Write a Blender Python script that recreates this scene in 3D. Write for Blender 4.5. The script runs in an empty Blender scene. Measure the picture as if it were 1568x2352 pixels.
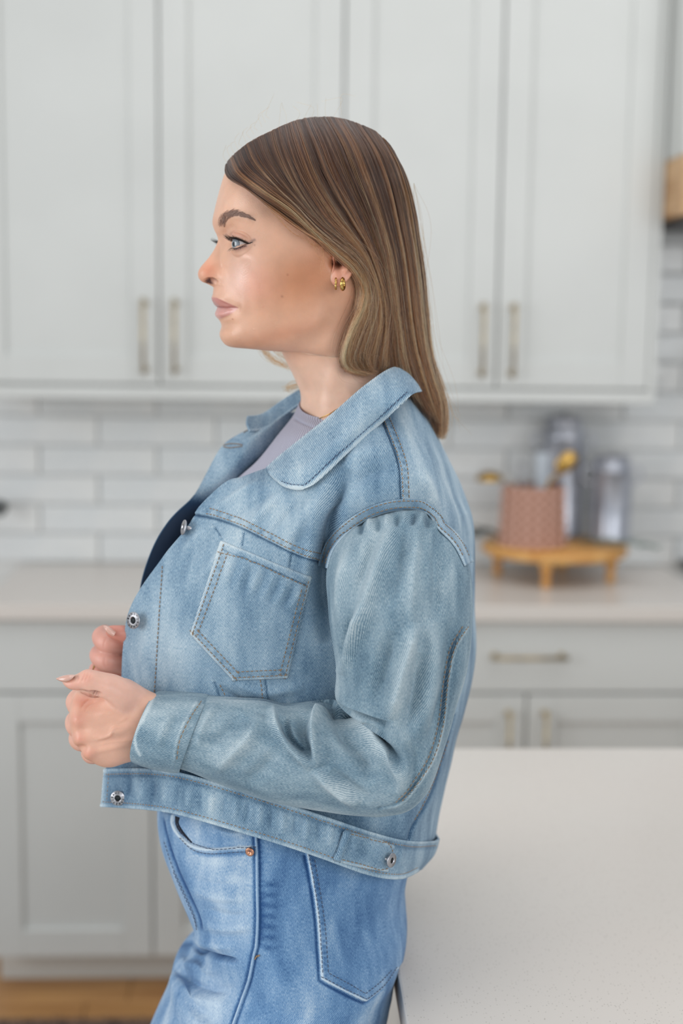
import bpy, bmesh, math, random
import numpy as np
from math import sin, cos, radians, pi, sqrt, atan2
from mathutils import Vector, Matrix
from mathutils.bvhtree import BVHTree

# ------------------------------------------------------------------ camera, world, lights, exposure
W, H, F = 1568, 2352, 3200.0
CAM = np.array([0.0, 0.0, 1.546])
YAW, PITCH, ROLL = radians(2.5), radians(7.6), radians(0.7)
fw = np.array([sin(YAW)*cos(PITCH), cos(YAW)*cos(PITCH), -sin(PITCH)])
rr = np.cross(fw, [0, 0, 1]); rr /= np.linalg.norm(rr); uu = np.cross(rr, fw)
RT = rr*cos(ROLL)+uu*sin(ROLL); UP = -rr*sin(ROLL)+uu*cos(ROLL)
sc = bpy.context.scene
COL = sc.collection
camd = bpy.data.cameras.new('camera'); cam = bpy.data.objects.new('camera', camd); COL.objects.link(cam)
M4 = Matrix.Identity(4)
for i in range(3):
    M4[i][0] = RT[i]; M4[i][1] = UP[i]; M4[i][2] = -fw[i]; M4[i][3] = CAM[i]
cam.matrix_world = M4
camd.sensor_fit = 'AUTO'; camd.sensor_width = 36; camd.lens = F/H*36
camd.clip_start = 0.05; camd.clip_end = 50
camd.dof.use_dof = True; camd.dof.focus_distance = 1.215; camd.dof.aperture_fstop = 2.9
sc.camera = cam
sc.view_settings.view_transform = 'Standard'; sc.view_settings.look = 'None'
sc.view_settings.gamma = 1; sc.view_settings.use_curve_mapping = False
sc.view_settings.exposure = 0.0
sc.cycles.max_bounces = 6; sc.cycles.diffuse_bounces = 3; sc.cycles.glossy_bounces = 3
sc.cycles.transparent_max_bounces = 8
wd = bpy.data.worlds.new('world'); sc.world = wd; wd.use_nodes = True
bg = wd.node_tree.nodes['Background']; bg.inputs[0].default_value = (0.90, 0.95, 1.0, 1); bg.inputs[1].default_value = 0.48
def area(name, loc, target, sx, sy, power, col):
    l = bpy.data.lights.new(name, 'AREA'); l.shape = 'RECTANGLE'; l.size = sx; l.size_y = sy; l.energy = power; l.color = col
    o = bpy.data.objects.new(name, l); COL.objects.link(o); o.location = loc
    o.rotation_euler = (Vector(target)-Vector(loc)).to_track_quat('-Z', 'Y').to_euler()
    return o
area('window_light', (-3.0, 0.2, 1.8), (0, 1.5, 1.25), 2.0, 1.9, 56, (0.97, 0.985, 1.0))
area('rear_fill', (2.0, -2.0, 2.15), (.9, 3.1, .6), 3.2, 1.6, 60, (0.97, 0.985, 1.0))  # unseen fill added behind the camera to brighten the cabinets

area('overhead_fill', (0.6, 1.7, 3.1), (0.6, 1.9, 0), 3.0, 2.6, 30, (1.0, 0.975, 0.95))  # overhead fill added to brighten the island top, no fixture modelled

# ------------------------------------------------------------------ helpers
def P(px, py, Y):
    px = np.asarray(px, float); py = np.asarray(py, float); Y = np.asarray(Y, float)
    px, py, Y = np.broadcast_arrays(px, py, Y)
    d = fw*F + (px[..., None]-W/2)*RT - (py[..., None]-H/2)*UP
    return CAM + d*((Y-CAM[1])/d[..., 1])[..., None]
def Pz(px, py, z):
    d = fw*F + RT*(px-W/2) - UP*(py-H/2)
    return CAM + d*((z-CAM[2])/d[2])
def proj(p):
    q = np.asarray(p, float)-CAM; z = q@fw
    return W/2+F*(q@RT)/z, H/2-F*(q@UP)/z
def mesh_np(name, V, Q, mat=None, parent=None, smooth=True, tris=False):
    me = bpy.data.meshes.new(name)
    V = np.asarray(V, np.float32).reshape(-1, 3)
    if tris or isinstance(Q, list):
        me.from_pydata(V.tolist(), [], [tuple(int(i) for i in q) for q in Q])
    else:
        Q = np.asarray(Q, np.int32); k = Q.shape[1]
        me.vertices.add(len(V)); me.vertices.foreach_set('co', V.ravel())
        me.loops.add(Q.size); me.loops.foreach_set('vertex_index', Q.ravel())
        me.polygons.add(len(Q)); me.polygons.foreach_set('loop_start', np.arange(0, Q.size, k, dtype=np.int32))
        me.update(calc_edges=True); me.validate()
    if smooth: me.polygons.foreach_set('use_smooth', np.ones(len(me.polygons), bool))
    if mat: me.materials.append(mat)
    o = bpy.data.objects.new(name, me); COL.objects.link(o)
    if parent: o.parent = parent
    return o
def set_uv(o, uv):
    me = o.data; l = me.uv_layers.new(name='UVMap')
    idx = np.zeros(len(me.loops), np.int32); me.loops.foreach_get('vertex_index', idx)
    l.data.foreach_set('uv', np.asarray(uv, np.float32)[idx].ravel())
def set_attr(o, name, v):
    a = o.data.attributes.new(name, 'FLOAT', 'POINT'); a.data.foreach_set('value', np.asarray(v, np.float32).ravel())
def set_col(o, name, v):
    a = o.data.attributes.new(name, 'FLOAT_COLOR', 'POINT')
    v = np.asarray(v, np.float32); c = np.ones((len(v), 4), np.float32); c[:, :3] = v; a.data.foreach_set('color', c.ravel())
def grid_faces(n, m, wrap=False, off=0):
    i = np.arange(n-1)[:, None]; j = np.arange(m if wrap else m-1)[None, :]; j2 = (j+1) % m
    a = i*m+j; b = i*m+j2; c = (i+1)*m+j2; d = (i+1)*m+j
    return np.stack([a, b, c, d], -1).reshape(-1, 4)+off
def tag(o, label, cat, group=None, kind=None):
    if label: o['label'] = label
    if cat: o['category'] = cat
    if group: o['group'] = group
    if kind: o['kind'] = kind
    return o
def empty(name, loc=(0, 0, 0), parent=None):
    o = bpy.data.objects.new(name, None); COL.objects.link(o); o.location = loc; o.empty_display_size = 0.05
    if parent: o.parent = parent
    return o
def rgb(r, g, b):
    f = lambda c: (c/255/12.92 if c/255 <= .04045 else ((c/255+.055)/1.055)**2.4)
    return (f(r), f(g), f(b), 1)
def bm_box(bm, x0, x1, y0, y1, z0, z1):
    v = [bm.verts.new((x, y, z)) for x in (x0, x1) for y in (y0, y1) for z in (z0, z1)]
    fs = []
    for q in ((0, 1, 3, 2), (4, 6, 7, 5), (0, 4, 5, 1), (2, 3, 7, 6), (0, 2, 6, 4), (1, 5, 7, 3)):
        fs.append(bm.faces.new([v[i] for i in q]))
    return v
def bm_obj(name, bm, mat, parent=None, bevel=0.0, smooth=False, seg=2):
    if bevel > 0:
        bmesh.ops.bevel(bm, geom=list(bm.edges), offset=bevel, segments=seg, affect='EDGES', profile=.6, clamp_overlap=True)
    bmesh.ops.recalc_face_normals(bm, faces=list(bm.faces))
    me = bpy.data.meshes.new(name); bm.to_mesh(me); bm.free()
    if smooth:
        for p in me.polygons: p.use_smooth = True
    if mat: me.materials.append(mat)
    o = bpy.data.objects.new(name, me); COL.objects.link(o)
    if parent: o.parent = parent
    return o
def box(name, x0, x1, y0, y1, z0, z1, mat, parent=None, bevel=0.0, seg=2):
    bm = bmesh.new(); bm_box(bm, x0, x1, y0, y1, z0, z1)
    return bm_obj(name, bm, mat, parent, bevel, seg=seg)
def lathe(name, prof, loc, mat, parent=None, n=48, squash=None):
    prof = np.array(prof, float); a = np.linspace(0, 2*pi, n, endpoint=False)
    V = np.stack([prof[:, 0, None]*np.cos(a), prof[:, 0, None]*np.sin(a), prof[:, 1, None]+0*a], -1)+np.array(loc)
    return mesh_np(name, V.reshape(-1, 3), grid_faces(len(prof), n, True), mat, parent)
def spline(pts, n, closed=False):
    """centripetal-ish Catmull-Rom through pts resampled evenly by length"""
    p = np.asarray(pts, float)
    if len(p) == 2:
        t = np.linspace(0, 1, n)[:, None]; return p[0]*(1-t)+p[1]*t
    q = np.vstack([2*p[0]-p[1], p, 2*p[-1]-p[-2]]); out = []
    for i in range(1, len(q)-2):
        t = np.linspace(0, 1, 24, endpoint=False)[:, None]
        p0, p1, p2, p3 = q[i-1], q[i], q[i+1], q[i+2]
        out.append(.5*((2*p1)+(-p0+p2)*t+(2*p0-5*p1+4*p2-p3)*t**2+(-p0+3*p1-3*p2+p3)*t**3))
    out = np.vstack(out+[p[-1:]])
    s = np.r_[0, np.cumsum(np.linalg.norm(np.diff(out[:, :min(3, out.shape[1])], axis=0), axis=1))]
    t = np.linspace(0, s[-1], n)
    return np.stack([np.interp(t, s, out[:, k]) for k in range(out.shape[1])], 1)
def tube_arrays(path, rad, n=10, caps=True, flat=None):
    path = np.asarray(path, float); rad = np.broadcast_to(np.asarray(rad, float), (len(path),))
    T = np.gradient(path, axis=0); T /= np.linalg.norm(T, axis=1)[:, None]+1e-12
    up = np.array([0, 0, 1.]) if abs(T[0, 2]) < .9 else np.array([1., 0, 0])
    N = np.zeros_like(path); nn = np.cross(T[0], up); nn /= np.linalg.norm(nn); N[0] = nn
    for i in range(1, len(path)):
        v = N[i-1]-T[i]*(N[i-1]@T[i]); N[i] = v/np.linalg.norm(v)
    B = np.cross(T, N); a = np.linspace(0, 2*pi, n, endpoint=False)
    V = path[:, None]+rad[:, None, None]*(N[:, None]*np.cos(a)[None, :, None]+B[:, None]*np.sin(a)[None, :, None]*(flat or 1))
    V = V.reshape(-1, 3); Q = grid_faces(len(path), n, True)
    if caps:
        V = np.vstack([V, path[:1], path[-1:]]); k = len(path)*n
        q0 = [[k, (j+1) % n, j, j] for j in range(n)]; b = (len(path)-1)*n
        q1 = [[k+1, b+j, b+(j+1) % n, b+(j+1) % n] for j in range(n)]
        return V, Q, [q[:3] for q in q0]+[q[:3] for q in q1]
    return V, Q, []
def tube(name, path, rad, mat, parent=None, n=10, flat=None):
    V, Q, T = tube_arrays(path, rad, n, True, flat)
    return mesh_np(name, V, [list(q) for q in Q]+T, mat, parent)
def join_np(name, parts, mat, parent=None, smooth=True):
    Vs, Fs, off = [], [], 0
    for V, Q in parts:
        Vs.append(V); Fs += [[int(i)+off for i in q] for q in Q]; off += len(V)
    return mesh_np(name, np.vstack(Vs), Fs, mat, parent, smooth)

# materials
def mat(name, col, rough=.5, metal=0., **kw):
    m = bpy.data.materials.new(name); m.use_nodes = True; b = m.node_tree.nodes['Principled BSDF']
    b.inputs['Base Color'].default_value = col; b.inputs['Roughness'].default_value = rough; b.inputs['Metallic'].default_value = metal
    for k, v in kw.items(): b.inputs[k.replace('_', ' ')].default_value = v
    return m
def nd(m, t, **kw):
    n = m.node_tree.nodes.new(t)
    for k, v in kw.items(): setattr(n, k, v)
    return n
def lk(m, a, b): m.node_tree.links.new(a, b)
def add_noise(m, scale, c0, c1, p0=.35, p1=.65, bump=0., bscale=None, detail=4, coord='Object', stretch=None, dist=.001):
    b = m.node_tree.nodes['Principled BSDF']; tc = nd(m, 'ShaderNodeTexCoord'); src = tc.outputs[coord]
    if stretch:
        mp = nd(m, 'ShaderNodeMapping'); mp.inputs['Scale'].default_value = stretch; lk(m, src, mp.inputs[0]); src = mp.outputs[0]
    n = nd(m, 'ShaderNodeTexNoise'); n.inputs['Scale'].default_value = scale; n.inputs['Detail'].default_value = detail; lk(m, src, n.inputs['Vector'])
    r = nd(m, 'ShaderNodeValToRGB'); r.color_ramp.elements[0].position = p0; r.color_ramp.elements[1].position = p1
    r.color_ramp.elements[0].color = c0; r.color_ramp.elements[1].color = c1
    lk(m, n.outputs['Fac'], r.inputs[0]); lk(m, r.outputs[0], b.inputs['Base Color'])
    if bump:
        n2 = nd(m, 'ShaderNodeTexNoise'); n2.inputs['Scale'].default_value = bscale or scale; n2.inputs['Detail'].default_value = 3; lk(m, src, n2.inputs['Vector'])
        bp = nd(m, 'ShaderNodeBump'); bp.inputs['Strength'].default_value = bump; bp.inputs['Distance'].default_value = dist
        lk(m, n2.outputs['Fac'], bp.inputs['Height']); lk(m, bp.outputs[0], b.inputs['Normal'])
    return m
# ------------------------------------------------------------------ the room
YW, YB, YU, ZC = 3.63, 3.09, 3.35, 0.9255     # wall, base fronts, upper fronts, counter height
M_white = mat('cabinet_paint', rgb(222, 222, 219), .38)
add_noise(M_white, 3, rgb(201, 203, 200), rgb(206, 208, 205), bump=.05, bscale=60)
M_quartz = mat('quartz', rgb(212, 205, 198), .28)
def quartz(m):
    b = m.node_tree.nodes['Principled BSDF']; tc = nd(m, 'ShaderNodeTexCoord')
    v = nd(m, 'ShaderNodeTexVoronoi'); v.inputs['Scale'].default_value = 330; lk(m, tc.outputs['Object'], v.inputs['Vector'])
    r = nd(m, 'ShaderNodeValToRGB'); r.color_ramp.elements[0].position = .16; r.color_ramp.elements[1].position = .24
    r.color_ramp.elements[0].color = (0, 0, 0, 1); r.color_ramp.elements[1].color = (1, 1, 1, 1)
    lk(m, v.outputs['Distance'], r.inputs[0])
    sep = nd(m, 'ShaderNodeSeparateColor'); lk(m, v.outputs['Color'], sep.inputs[0])
    gt = nd(m, 'ShaderNodeMath', operation='GREATER_THAN'); gt.inputs[1].default_value = .62; lk(m, sep.outputs[0], gt.inputs[0])
    om = nd(m, 'ShaderNodeMath', operation='SUBTRACT'); om.inputs[0].default_value = 1; lk(m, r.outputs[0], om.inputs[1])
    mu = nd(m, 'ShaderNodeMath', operation='MULTIPLY'); lk(m, om.outputs[0], mu.inputs[0]); lk(m, gt.outputs[0], mu.inputs[1])
    mu2 = nd(m, 'ShaderNodeMath', operation='MULTIPLY'); mu2.inputs[1].default_value = .55; lk(m, mu.outputs[0], mu2.inputs[0])
    n = nd(m, 'ShaderNodeTexNoise'); n.inputs['Scale'].default_value = 2.2; lk(m, tc.outputs['Object'], n.inputs['Vector'])
    r2 = nd(m, 'ShaderNodeValToRGB'); r2.color_ramp.elements[0].color = rgb(216, 206, 198); r2.color_ramp.elements[1].color = rgb(212, 209, 203)
    lk(m, n.outputs['Fac'], r2.inputs[0])
    mx = nd(m, 'ShaderNodeMix', data_type='RGBA'); lk(m, mu2.outputs[0], mx.inputs['Factor']); lk(m, r2.outputs[0], mx.inputs['A'])
    mx.inputs['B'].default_value = rgb(120, 110, 100); lk(m, mx.outputs['Result'], b.inputs['Base Color'])
quartz(M_quartz)
M_brass = mat('champagne_brass', rgb(176, 160, 128), .33, 1.)
M_grout = mat('grout', rgb(214, 216, 215), .8)
M_tile = mat('glazed_tile', rgb(212, 216, 216), .12)
add_noise(M_tile, 5, rgb(214, 218, 219), rgb(226, 227, 225), bump=.5, bscale=14, dist=.004)
M_wall = mat('wall_paint', rgb(214, 215, 213), .7)
M_toe = mat('toe_paint', rgb(205, 205, 200), .5)
M_floor = mat('oak_floor', rgb(178, 132, 82), .42)
add_noise(M_floor, 5, rgb(150, 104, 60), rgb(192, 146, 92), p0=.3, p1=.7, bump=.1, stretch=(.6, 6, 6))

floor = box('floor', -3.2, 3.2, -3.2, YW, -.05, -.02, M_grout); tag(floor, 'light oak plank floor', None, kind='structure'); floor['label'] = 'warm oak plank floor below the white cabinets'
rnd = random.Random(3); k = 0
y = 1.3
while y < 3.2:
    x = -2.6+rnd.uniform(-.6, 0)
    while x < 1.9:
        L = rnd.uniform(1.0, 1.5)
        box('floorboard', x+.001, x+L-.001, y+.001, y+.124, -.02, 0, M_floor, floor, .0015, 1); x += L
    y += .125
wall = box('wall_back', -3.2, 3.2, YW, YW+.1, -.05, 3.0, M_wall); tag(wall, None, None, kind='structure')
wall['label'] = 'rear kitchen wall carrying the white tile'
# tiles
me_tile = None
row = 0; z = ZC+.002
while z < 2.35:
    off = -2.6+(.152 if row % 2 else 0)
    x = off
    while x < 1.75:
        vis = (z < 1.42 and x < 1.75) or (x > .72)
        if vis:
            if me_tile is None:
                t = box('tile', 0, .3, -.010, 0, 0, .0725, M_tile, wall, .003, 2); me_tile = t.data
            else:
                t = bpy.data.objects.new('tile', me_tile); COL.objects.link(t); t.parent = wall
            t.location = (x, YW+rnd.uniform(-.0012, .0004), z); t.rotation_euler = (rnd.uniform(-.006, .006), 0, rnd.uniform(-.003, .003))
        x += .304
    z += .0765; row += 1

def bar_handle(x, y, z, length, vert, parent, r=.0045, out=.032, name='handle'):
    h = length/2; q = h*.88; parts = []
    def seg(a, b, rr_):
        V, Q, T = tube_arrays(np.array([a, b], float), rr_, 10); parts.append((V, [list(i) for i in Q]+T))
    if vert:
        seg((x, y-out, z-h), (x, y-out, z+h), r)
        for s in (-q, q): seg((x, y, z+s), (x, y-out, z+s), r*.9)
        for s in (-q, q): seg((x, y, z+s), (x, y-.003, z+s), r*1.7)
    else:
        seg((x-h, y-out, z), (x+h, y-out, z), r)
        for s in (-q, q): seg((x+s, y, z), (x+s, y-out, z), r*.9)
        for s in (-q, q): seg((x+s, y, z), (x+s, y-.003, z), r*1.7)
    return join_np(name, parts, M_brass, parent)
def shaker(x0, x1, z0, z1, yf, parent, stile=.066, name='door'):
    bm = bmesh.new()
    t = .02; y1 = yf+t
    bm_box(bm, x0, x0+stile, yf, y1, z0, z1); bm_box(bm, x1-stile, x1, yf, y1, z0, z1)
    bm_box(bm, x0+stile, x1-stile, yf, y1, z0, z0+stile); bm_box(bm, x0+stile, x1-stile, yf, y1, z1-stile, z1)
    bmesh.ops.bevel(bm, geom=list(bm.edges), offset=.0015, segments=1, affect='EDGES')
    bm_box(bm, x0+stile-.002, x1-stile+.002, yf+.009, y1-.002, z0+stile-.002, z1-stile+.002)
    return bm_obj(name, bm, M_white, parent)
def X(px, py, Y): return float(P(px, py, Y)[0])
def Z(px, py, Y): return float(P(px, py, Y)[2])

# upper cabinets (two units inside one line of face frames)
zb = Z(700, 920, YU); zt = 2.62
g = .0022
xs = [X(365, 500, YU), X(787, 500, YU), X(1148, 500, YU), X(1503, 500, YU)]
xA0 = xs[0]-(xs[1]-xs[0])
xR = X(1522, 500, YU)
fr = .026
def upper(name, x0, x1, xm, label, endr=0):
    t = empty(name, ((x0+x1)/2, YW, zb)); tag(t, label, 'cabinet', 'upper wall cabinets')
    loc = Vector(t.location)
    def sh(o): o.location = Vector(o.location)-loc; return o
    sh(box('carcass', x0, x1+endr, YU+.022, YW-.003, zb, zt, M_white, t, .001, 1))
    bm = bmesh.new()
    bm_box(bm, x0, x1+endr, YU, YU+.0215, zb, zb+.03)
    if endr: bm_box(bm, x1+.0, x1+endr, YU, YU+.0215, zb+.0302, zt)
    sh(bm_obj('face_frame', bm, M_white, t, .0015, seg=1))
    for (a, b, hx) in ((x0, xm, xm-.036), (xm, x1, xm+.037)):
        d = shaker(a+g, b-g, zb+.036, zt-.01, YU-.001, t); sh(d)
        h = bar_handle(hx, YU-.001, zb+.036+.024+.089, .178, True, d)
    return t
upper('upper_cabinet', xA0, xs[1], xs[0], 'tall white shaker wall cabinet at the left, above the bare stretch of white tile')
upper('upper_cabinet', xs[1], xs[3], xs[2], 'white shaker wall cabinet directly above the wooden riser, beside the range hood', xR-xs[3])
# base cabinets
bx0, bx1, bx2 = X(-30, 1500, YB), X(735, 1500, YB), X(1645, 1500, YB)
def base(x0, x1, label):
    xm = (x0+x1)/2 if x0 > -.3 else X(350, 1900, YB)
    if x0 > -.3: xm = X(1208, 1640, YB)
    t = empty('base_cabinet', ((x0+x1)/2, YB+.27, 0)); tag(t, label, 'cabinet', 'base cabinets under the back counter'); loc = Vector(t.location)
    def sh(o): o.location = Vector(o.location)-loc; return o
    zt_ = ZC-.036; zb_ = .085
    sh(box('carcass', x0, x1, YB+.022, YW-.012, zb_, zt_, M_white, t, .001, 1))
    sh(box('toe_kick', x0, x1, YB+.075, YB+.09, 0, zb_, M_toe, t))
    zd = Z(350, 1592, YB)
    d = box('drawer', x0+g, x1-g, YB, YB+.0215, zd+.003, zt_-.006, M_white, t, .002, 2); sh(d)
    hx = X(1212, 1512, YB) if x0 > -.3 else xm
    bar_handle(hx, YB, Z(1212, 1512, YB-.03), .175, False, d)
    for (a, b, hx) in ((x0, xm, xm-.042), (xm, x1, xm+.042)):
        d = shaker(a+g, b-g, zb_+.003, zd-.003, YB, t); sh(d)
        bar_handle(hx, YB, zd-.035-.085, .17, True, d)
    return t
base(bx0, bx1, 'white base cabinet at the left, showing a door below a wide drawer, behind her hands')
base(bx1, bx2, 'white base cabinet under the wooden riser, with brass drawer pull and two door pulls')
ct = box('countertop', bx0-.012, bx2+.012, YB-.027, YW-.012, ZC-.036, ZC, M_quartz, None, .003)
tag(ct, 'long pale quartz worktop along the tiled back wall', 'countertop')
base2 = box('filler_panel', bx0-.8, bx0-.002, YB, YW-.012, .085, ZC-.037, M_white, None, .002)
tag(base2, 'plain white base unit end beyond the left cabinet', 'cabinet')
bpy.data.objects.remove(base2)
# range hood
hx0 = max(X(1534, 430, 3.2), xR+.003)
hood = empty('range_hood', (hx0+.4, YW, 1.7)); tag(hood, 'white range hood with a light wood band at the right edge', 'range hood')
M_hoodwood = mat('pale_oak', rgb(196, 160, 118), .5); add_noise(M_hoodwood, 6, rgb(180, 140, 98), rgb(206, 170, 128), bump=.1, stretch=(1, 1, 9))
M_dark = mat('dark_metal', rgb(52, 46, 48), .4, .6)
ztop_, zbot_ = Z(1550, 352, 3.2), Z(1550, 492, 3.2)
def sho(o, t): o.location = Vector(o.location)-Vector(t.location); return o
sho(box('wood_band', hx0, hx0+.8, 3.2, YW-.012, zbot_, ztop_, M_hoodwood, hood, .003), hood)
sho(box('liner', hx0+.02, hx0+.78, 3.22, YW-.013, zbot_-.012, zbot_-.0005, M_dark, hood, .002), hood)
bm = bmesh.new(); v = bm_box(bm, hx0+.001, hx0+.799, 3.205, YW-.012, ztop_+.0005, 2.75)
for q in v:
    if q.co.z > 2.5:
        if q.co.y < 3.3: q.co.y = 3.3
sho(bm_obj('hood_body', bm, M_white, hood, .004), hood)
# island
ix0 = float(Pz(905, 2192, ZC)[0]); iy1 = float(Pz(1250, 1718, ZC)[1])
isl = empty('kitchen_island', (ix0+.7, .9, 0)); tag(isl, 'white kitchen island with pale speckled quartz top behind her hip', 'kitchen island')
sho(box('island_top', ix0, ix0+2.0, .25, iy1, ZC-.034, ZC, M_quartz, isl, .0025), isl)
sho(box('island_body', ix0+.03, ix0+1.97, .5, iy1-.03, .0, ZC-.035, M_white, isl, .002), isl)
print('island', ix0, iy1)
# rug (fringed edge just enters at the lower left)
M_rug = mat('dark_rug', rgb(62, 50, 48), .95); add_noise(M_rug, 40, rgb(45, 38, 40), rgb(120, 95, 80), bump=.6, bscale=300)
ry = float(Pz(200, 2346, 0)[1])
rug = empty('rug', (-.9, ry-.5, 0)); tag(rug, 'dark patterned rug whose edge shows at the bottom left', 'rug')
sho(box('pile', -1.4, -.12, ry-1.0, ry-.012, .0005, .011, M_rug, rug, .003), rug)
bm = bmesh.new(); x = -1.4
while x < -.125:
    bm_box(bm, x, x+.006, ry-.013, ry+rnd.uniform(.004, .014), .001, .006); x += .013
fo = sho(bm_obj('fringe', bm, M_rug, rug), rug); fo['kind'] = 'stuff'
# black ring on the wall at the far left and black dish at the right edge
M_black = mat('matte_black', rgb(18, 26, 28), .35, .3)
cx, cz = X(-3, 1167, 3.55), Z(-3, 1167, 3.55)
a = np.linspace(0, 2*pi, 41)
fx = empty('pot_filler_knob', (cx, YW-.011, cz)); tag(fx, 'black round knob cut by the left edge in front of the tile', 'knob')
sho(tube('knob_ring', np.stack([cx+.0155*np.cos(a), 3.55+0*a, cz+.0155*np.sin(a)], 1), .0058, M_black, fx), fx)
sho(tube('knob_stem', np.array([(cx, 3.553, cz), (cx, YW-.0095, cz)]), .007, M_black, fx, 12), fx)
dx, dy = [float(v) for v in Pz(1578, 1304, ZC)[:2]]
tag(lathe('spoon_rest', [(0, .004), (.03, .004), (.042, .015), (.045, .016), (.034, .0), (0, 0)], (dx+.025, dy, ZC+.0005), M_black), 'small black dish cut by the right edge on the back counter', 'dish')

# ------------------------------------------------------------------ wooden riser and what stands on it
M_oak = mat('honey_wood', rgb(205, 150, 84), .45); add_noise(M_oak, 8, rgb(198, 138, 70), rgb(228, 180, 112), bump=.1, stretch=(1, 6, 6))
sx, sy = X(1272, 1285, 3.42), 3.425
ris = empty('wooden_riser', (sx, sy, ZC)); tag(ris, 'round honey wood riser on short turned legs, holding the crock', 'riser')
zT = ZC+.088
sho(lathe('riser_top', [(0, zT-.026), (.168, zT-.026), (.178, zT-.023), (.1825, zT-.012), (.181, zT-.004), (.177, zT), (0, zT)], (sx, sy, 0), M_oak, ris, 72), ris)
legpr = [(0, 0), (.010, 0), (.013, .004), (.012, .012), (.009, .020), (.012, .034), (.0155, .046), (.017, .058), (.0165, .0618), (0, .0618)]
for ang in (-108, -20, 160, 70):
    lx, ly = sx+.142*cos(radians(ang)), sy+.142*sin(radians(ang))
    sho(lathe('leg', legpr, (lx, ly, ZC), M_oak, ris, 24), ris)
# crock with faceted checker relief
M_clay = mat('blush_clay', rgb(212, 168, 150), .55)
def clay_nodes(m):
    b = m.node_tree.nodes['Principled BSDF']; at = nd(m, 'ShaderNodeAttribute', attribute_name='knob')
    mx = nd(m, 'ShaderNodeMix', data_type='RGBA'); lk(m, at.outputs['Fac'], mx.inputs['Factor'])
    mx.inputs['A'].default_value = rgb(138, 92, 68); mx.inputs['B'].default_value = rgb(222, 180, 164); lk(m, mx.outputs['Result'], b.inputs['Base Color'])
clay_nodes(M_clay)
cxx, cyy = X(1223, 1200, 3.385), 3.385
ncr, nz = 240, 121
aa = np.linspace(0, 2*pi, ncr, endpoint=False); zz = np.linspace(0, 1, nz)
A_, Z_ = np.meshgrid(aa, zz); nb = 18
kn = np.abs(np.sin(A_*nb/2))**1.1*np.abs(np.sin(Z_*pi*6))**1.1
R_ = .0800-.007*Z_+.0075*kn*(Z_ < .995)
crock = empty('utensil_crock', (cxx, cyy, zT)); tag(crock, 'blush clay utensil crock with rows of round studs', 'crock')
Hc = .148
V = np.stack([cxx+R_*np.cos(A_), cyy+R_*np.sin(A_), zT+.0006+Z_*Hc], -1).reshape(-1, 3)
inn = np.array([(.073, Hc+.002), (.069, Hc-.002), (.067, .01), (.0, .01)])
Vi = np.stack([cxx+inn[:, 0, None]*np.cos(aa), cyy+inn[:, 0, None]*np.sin(aa), zT+inn[:, 1, None]+0*aa], -1).reshape(-1, 3)
bot = np.stack([cxx+.05*np.cos(aa), cyy+.05*np.sin(aa), zT+.0006+0*aa], -1)
Q = grid_faces(nz+5, ncr, True)
cr = mesh_np('crock_body', np.vstack([bot, V, Vi]), Q, M_clay, crock); set_attr(cr, 'knob', np.r_[np.zeros(ncr), kn.ravel(), np.full(4*ncr, .15)]); sho(cr, crock)
# utensils
M_gold = mat('brushed_gold', rgb(186, 150, 84), .3, 1.); M_steel = mat('steel_wire', rgb(190, 192, 196), .25, 1.)
def U(px, py, Y=3.385): return P(px, py, Y)
lad = empty('ladle', (cxx, cyy, zT+.012)); tag(lad, 'gold ladle hooked over the left rim of the clay crock', 'ladle')
b0 = U(1124, 1096, 3.37)
sho(tube('handle', spline([(cxx-.03, cyy-.03, zT+.02), U(1195, 1150, 3.38), U(1172, 1105, 3.375), U(1152, 1092, 3.37), (b0[0]+.026, b0[1], b0[2]+.006)], 24), .0028, mat('ladle_handle', rgb(225, 222, 214), .4, .3), lad), lad)
th = np.linspace(0, pi/2, 12); bowl = [(.034*sin(t), .023*cos(t)) for t in th]+[(.0325*sin(t), .0215*cos(t)) for t in th[::-1]]
sho(lathe('bowl', bowl, tuple(b0-np.array([0, 0, .008])), M_gold, lad, 32), lad)
spn = empty('serving_spoon', (cxx+.02, cyy, zT+.012)); tag(spn, 'gold serving spoon leaning right out of the crock', 'spoon')
sp1 = U(1300, 1062, 3.36)
sho(tube('handle', spline([(cxx+.03, cyy-.02, zT+.02), U(1258, 1118, 3.37), U(1285, 1086, 3.36)], 12), .004, M_gold, spn), spn)
uu_, vv_ = np.meshgrid(np.linspace(0, pi, 24), np.linspace(0, 2*pi, 32, endpoint=False), indexing='ij')
ell = np.stack([.032*np.cos(uu_), .009*np.sin(uu_)*np.sin(vv_), .022*np.sin(uu_)*np.cos(vv_)], -1).reshape(-1, 3)
ca, sa = cos(radians(48)), sin(radians(48)); Rm = np.array([[ca, 0, -sa], [0, 1, 0], [sa, 0, ca]])
sho(mesh_np('spoon_bowl', ell@Rm.T+sp1, grid_faces(24, 32, True), M_gold, spn), spn)
wh = empty('whisk', (cxx-.01, cyy+.02, zT+.012)); tag(wh, 'steel balloon whisk standing wires up in the crock', 'whisk')
w0, w1 = U(1205, 1150, 3.39), U(1198, 1062, 3.39)
sho(tube('handle', np.array([(cxx-.005, cyy+.015, zT+.013), w0]), .006, M_steel, wh), wh)
for i in range(5):
    an = pi*i/5; t = np.linspace(0, pi*2, 30); Lw = w1-w0
    pth = w0+np.outer(.5*(1-np.cos(t)), Lw)+np.outer(.02*np.sin(t)*np.sin(t/2), (cos(an), sin(an), 0))
    sho(tube('wire', pth, .0009, M_steel, wh, 5), wh)
sp = empty('spatula', (cxx+.02, cyy+.02, zT+.012)); tag(sp, 'pale grey spatula standing upright at the middle of the crock', 'spatula')
s0, s1 = U(1243, 1150, 3.41), U(1240, 1040, 3.41)
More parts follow.
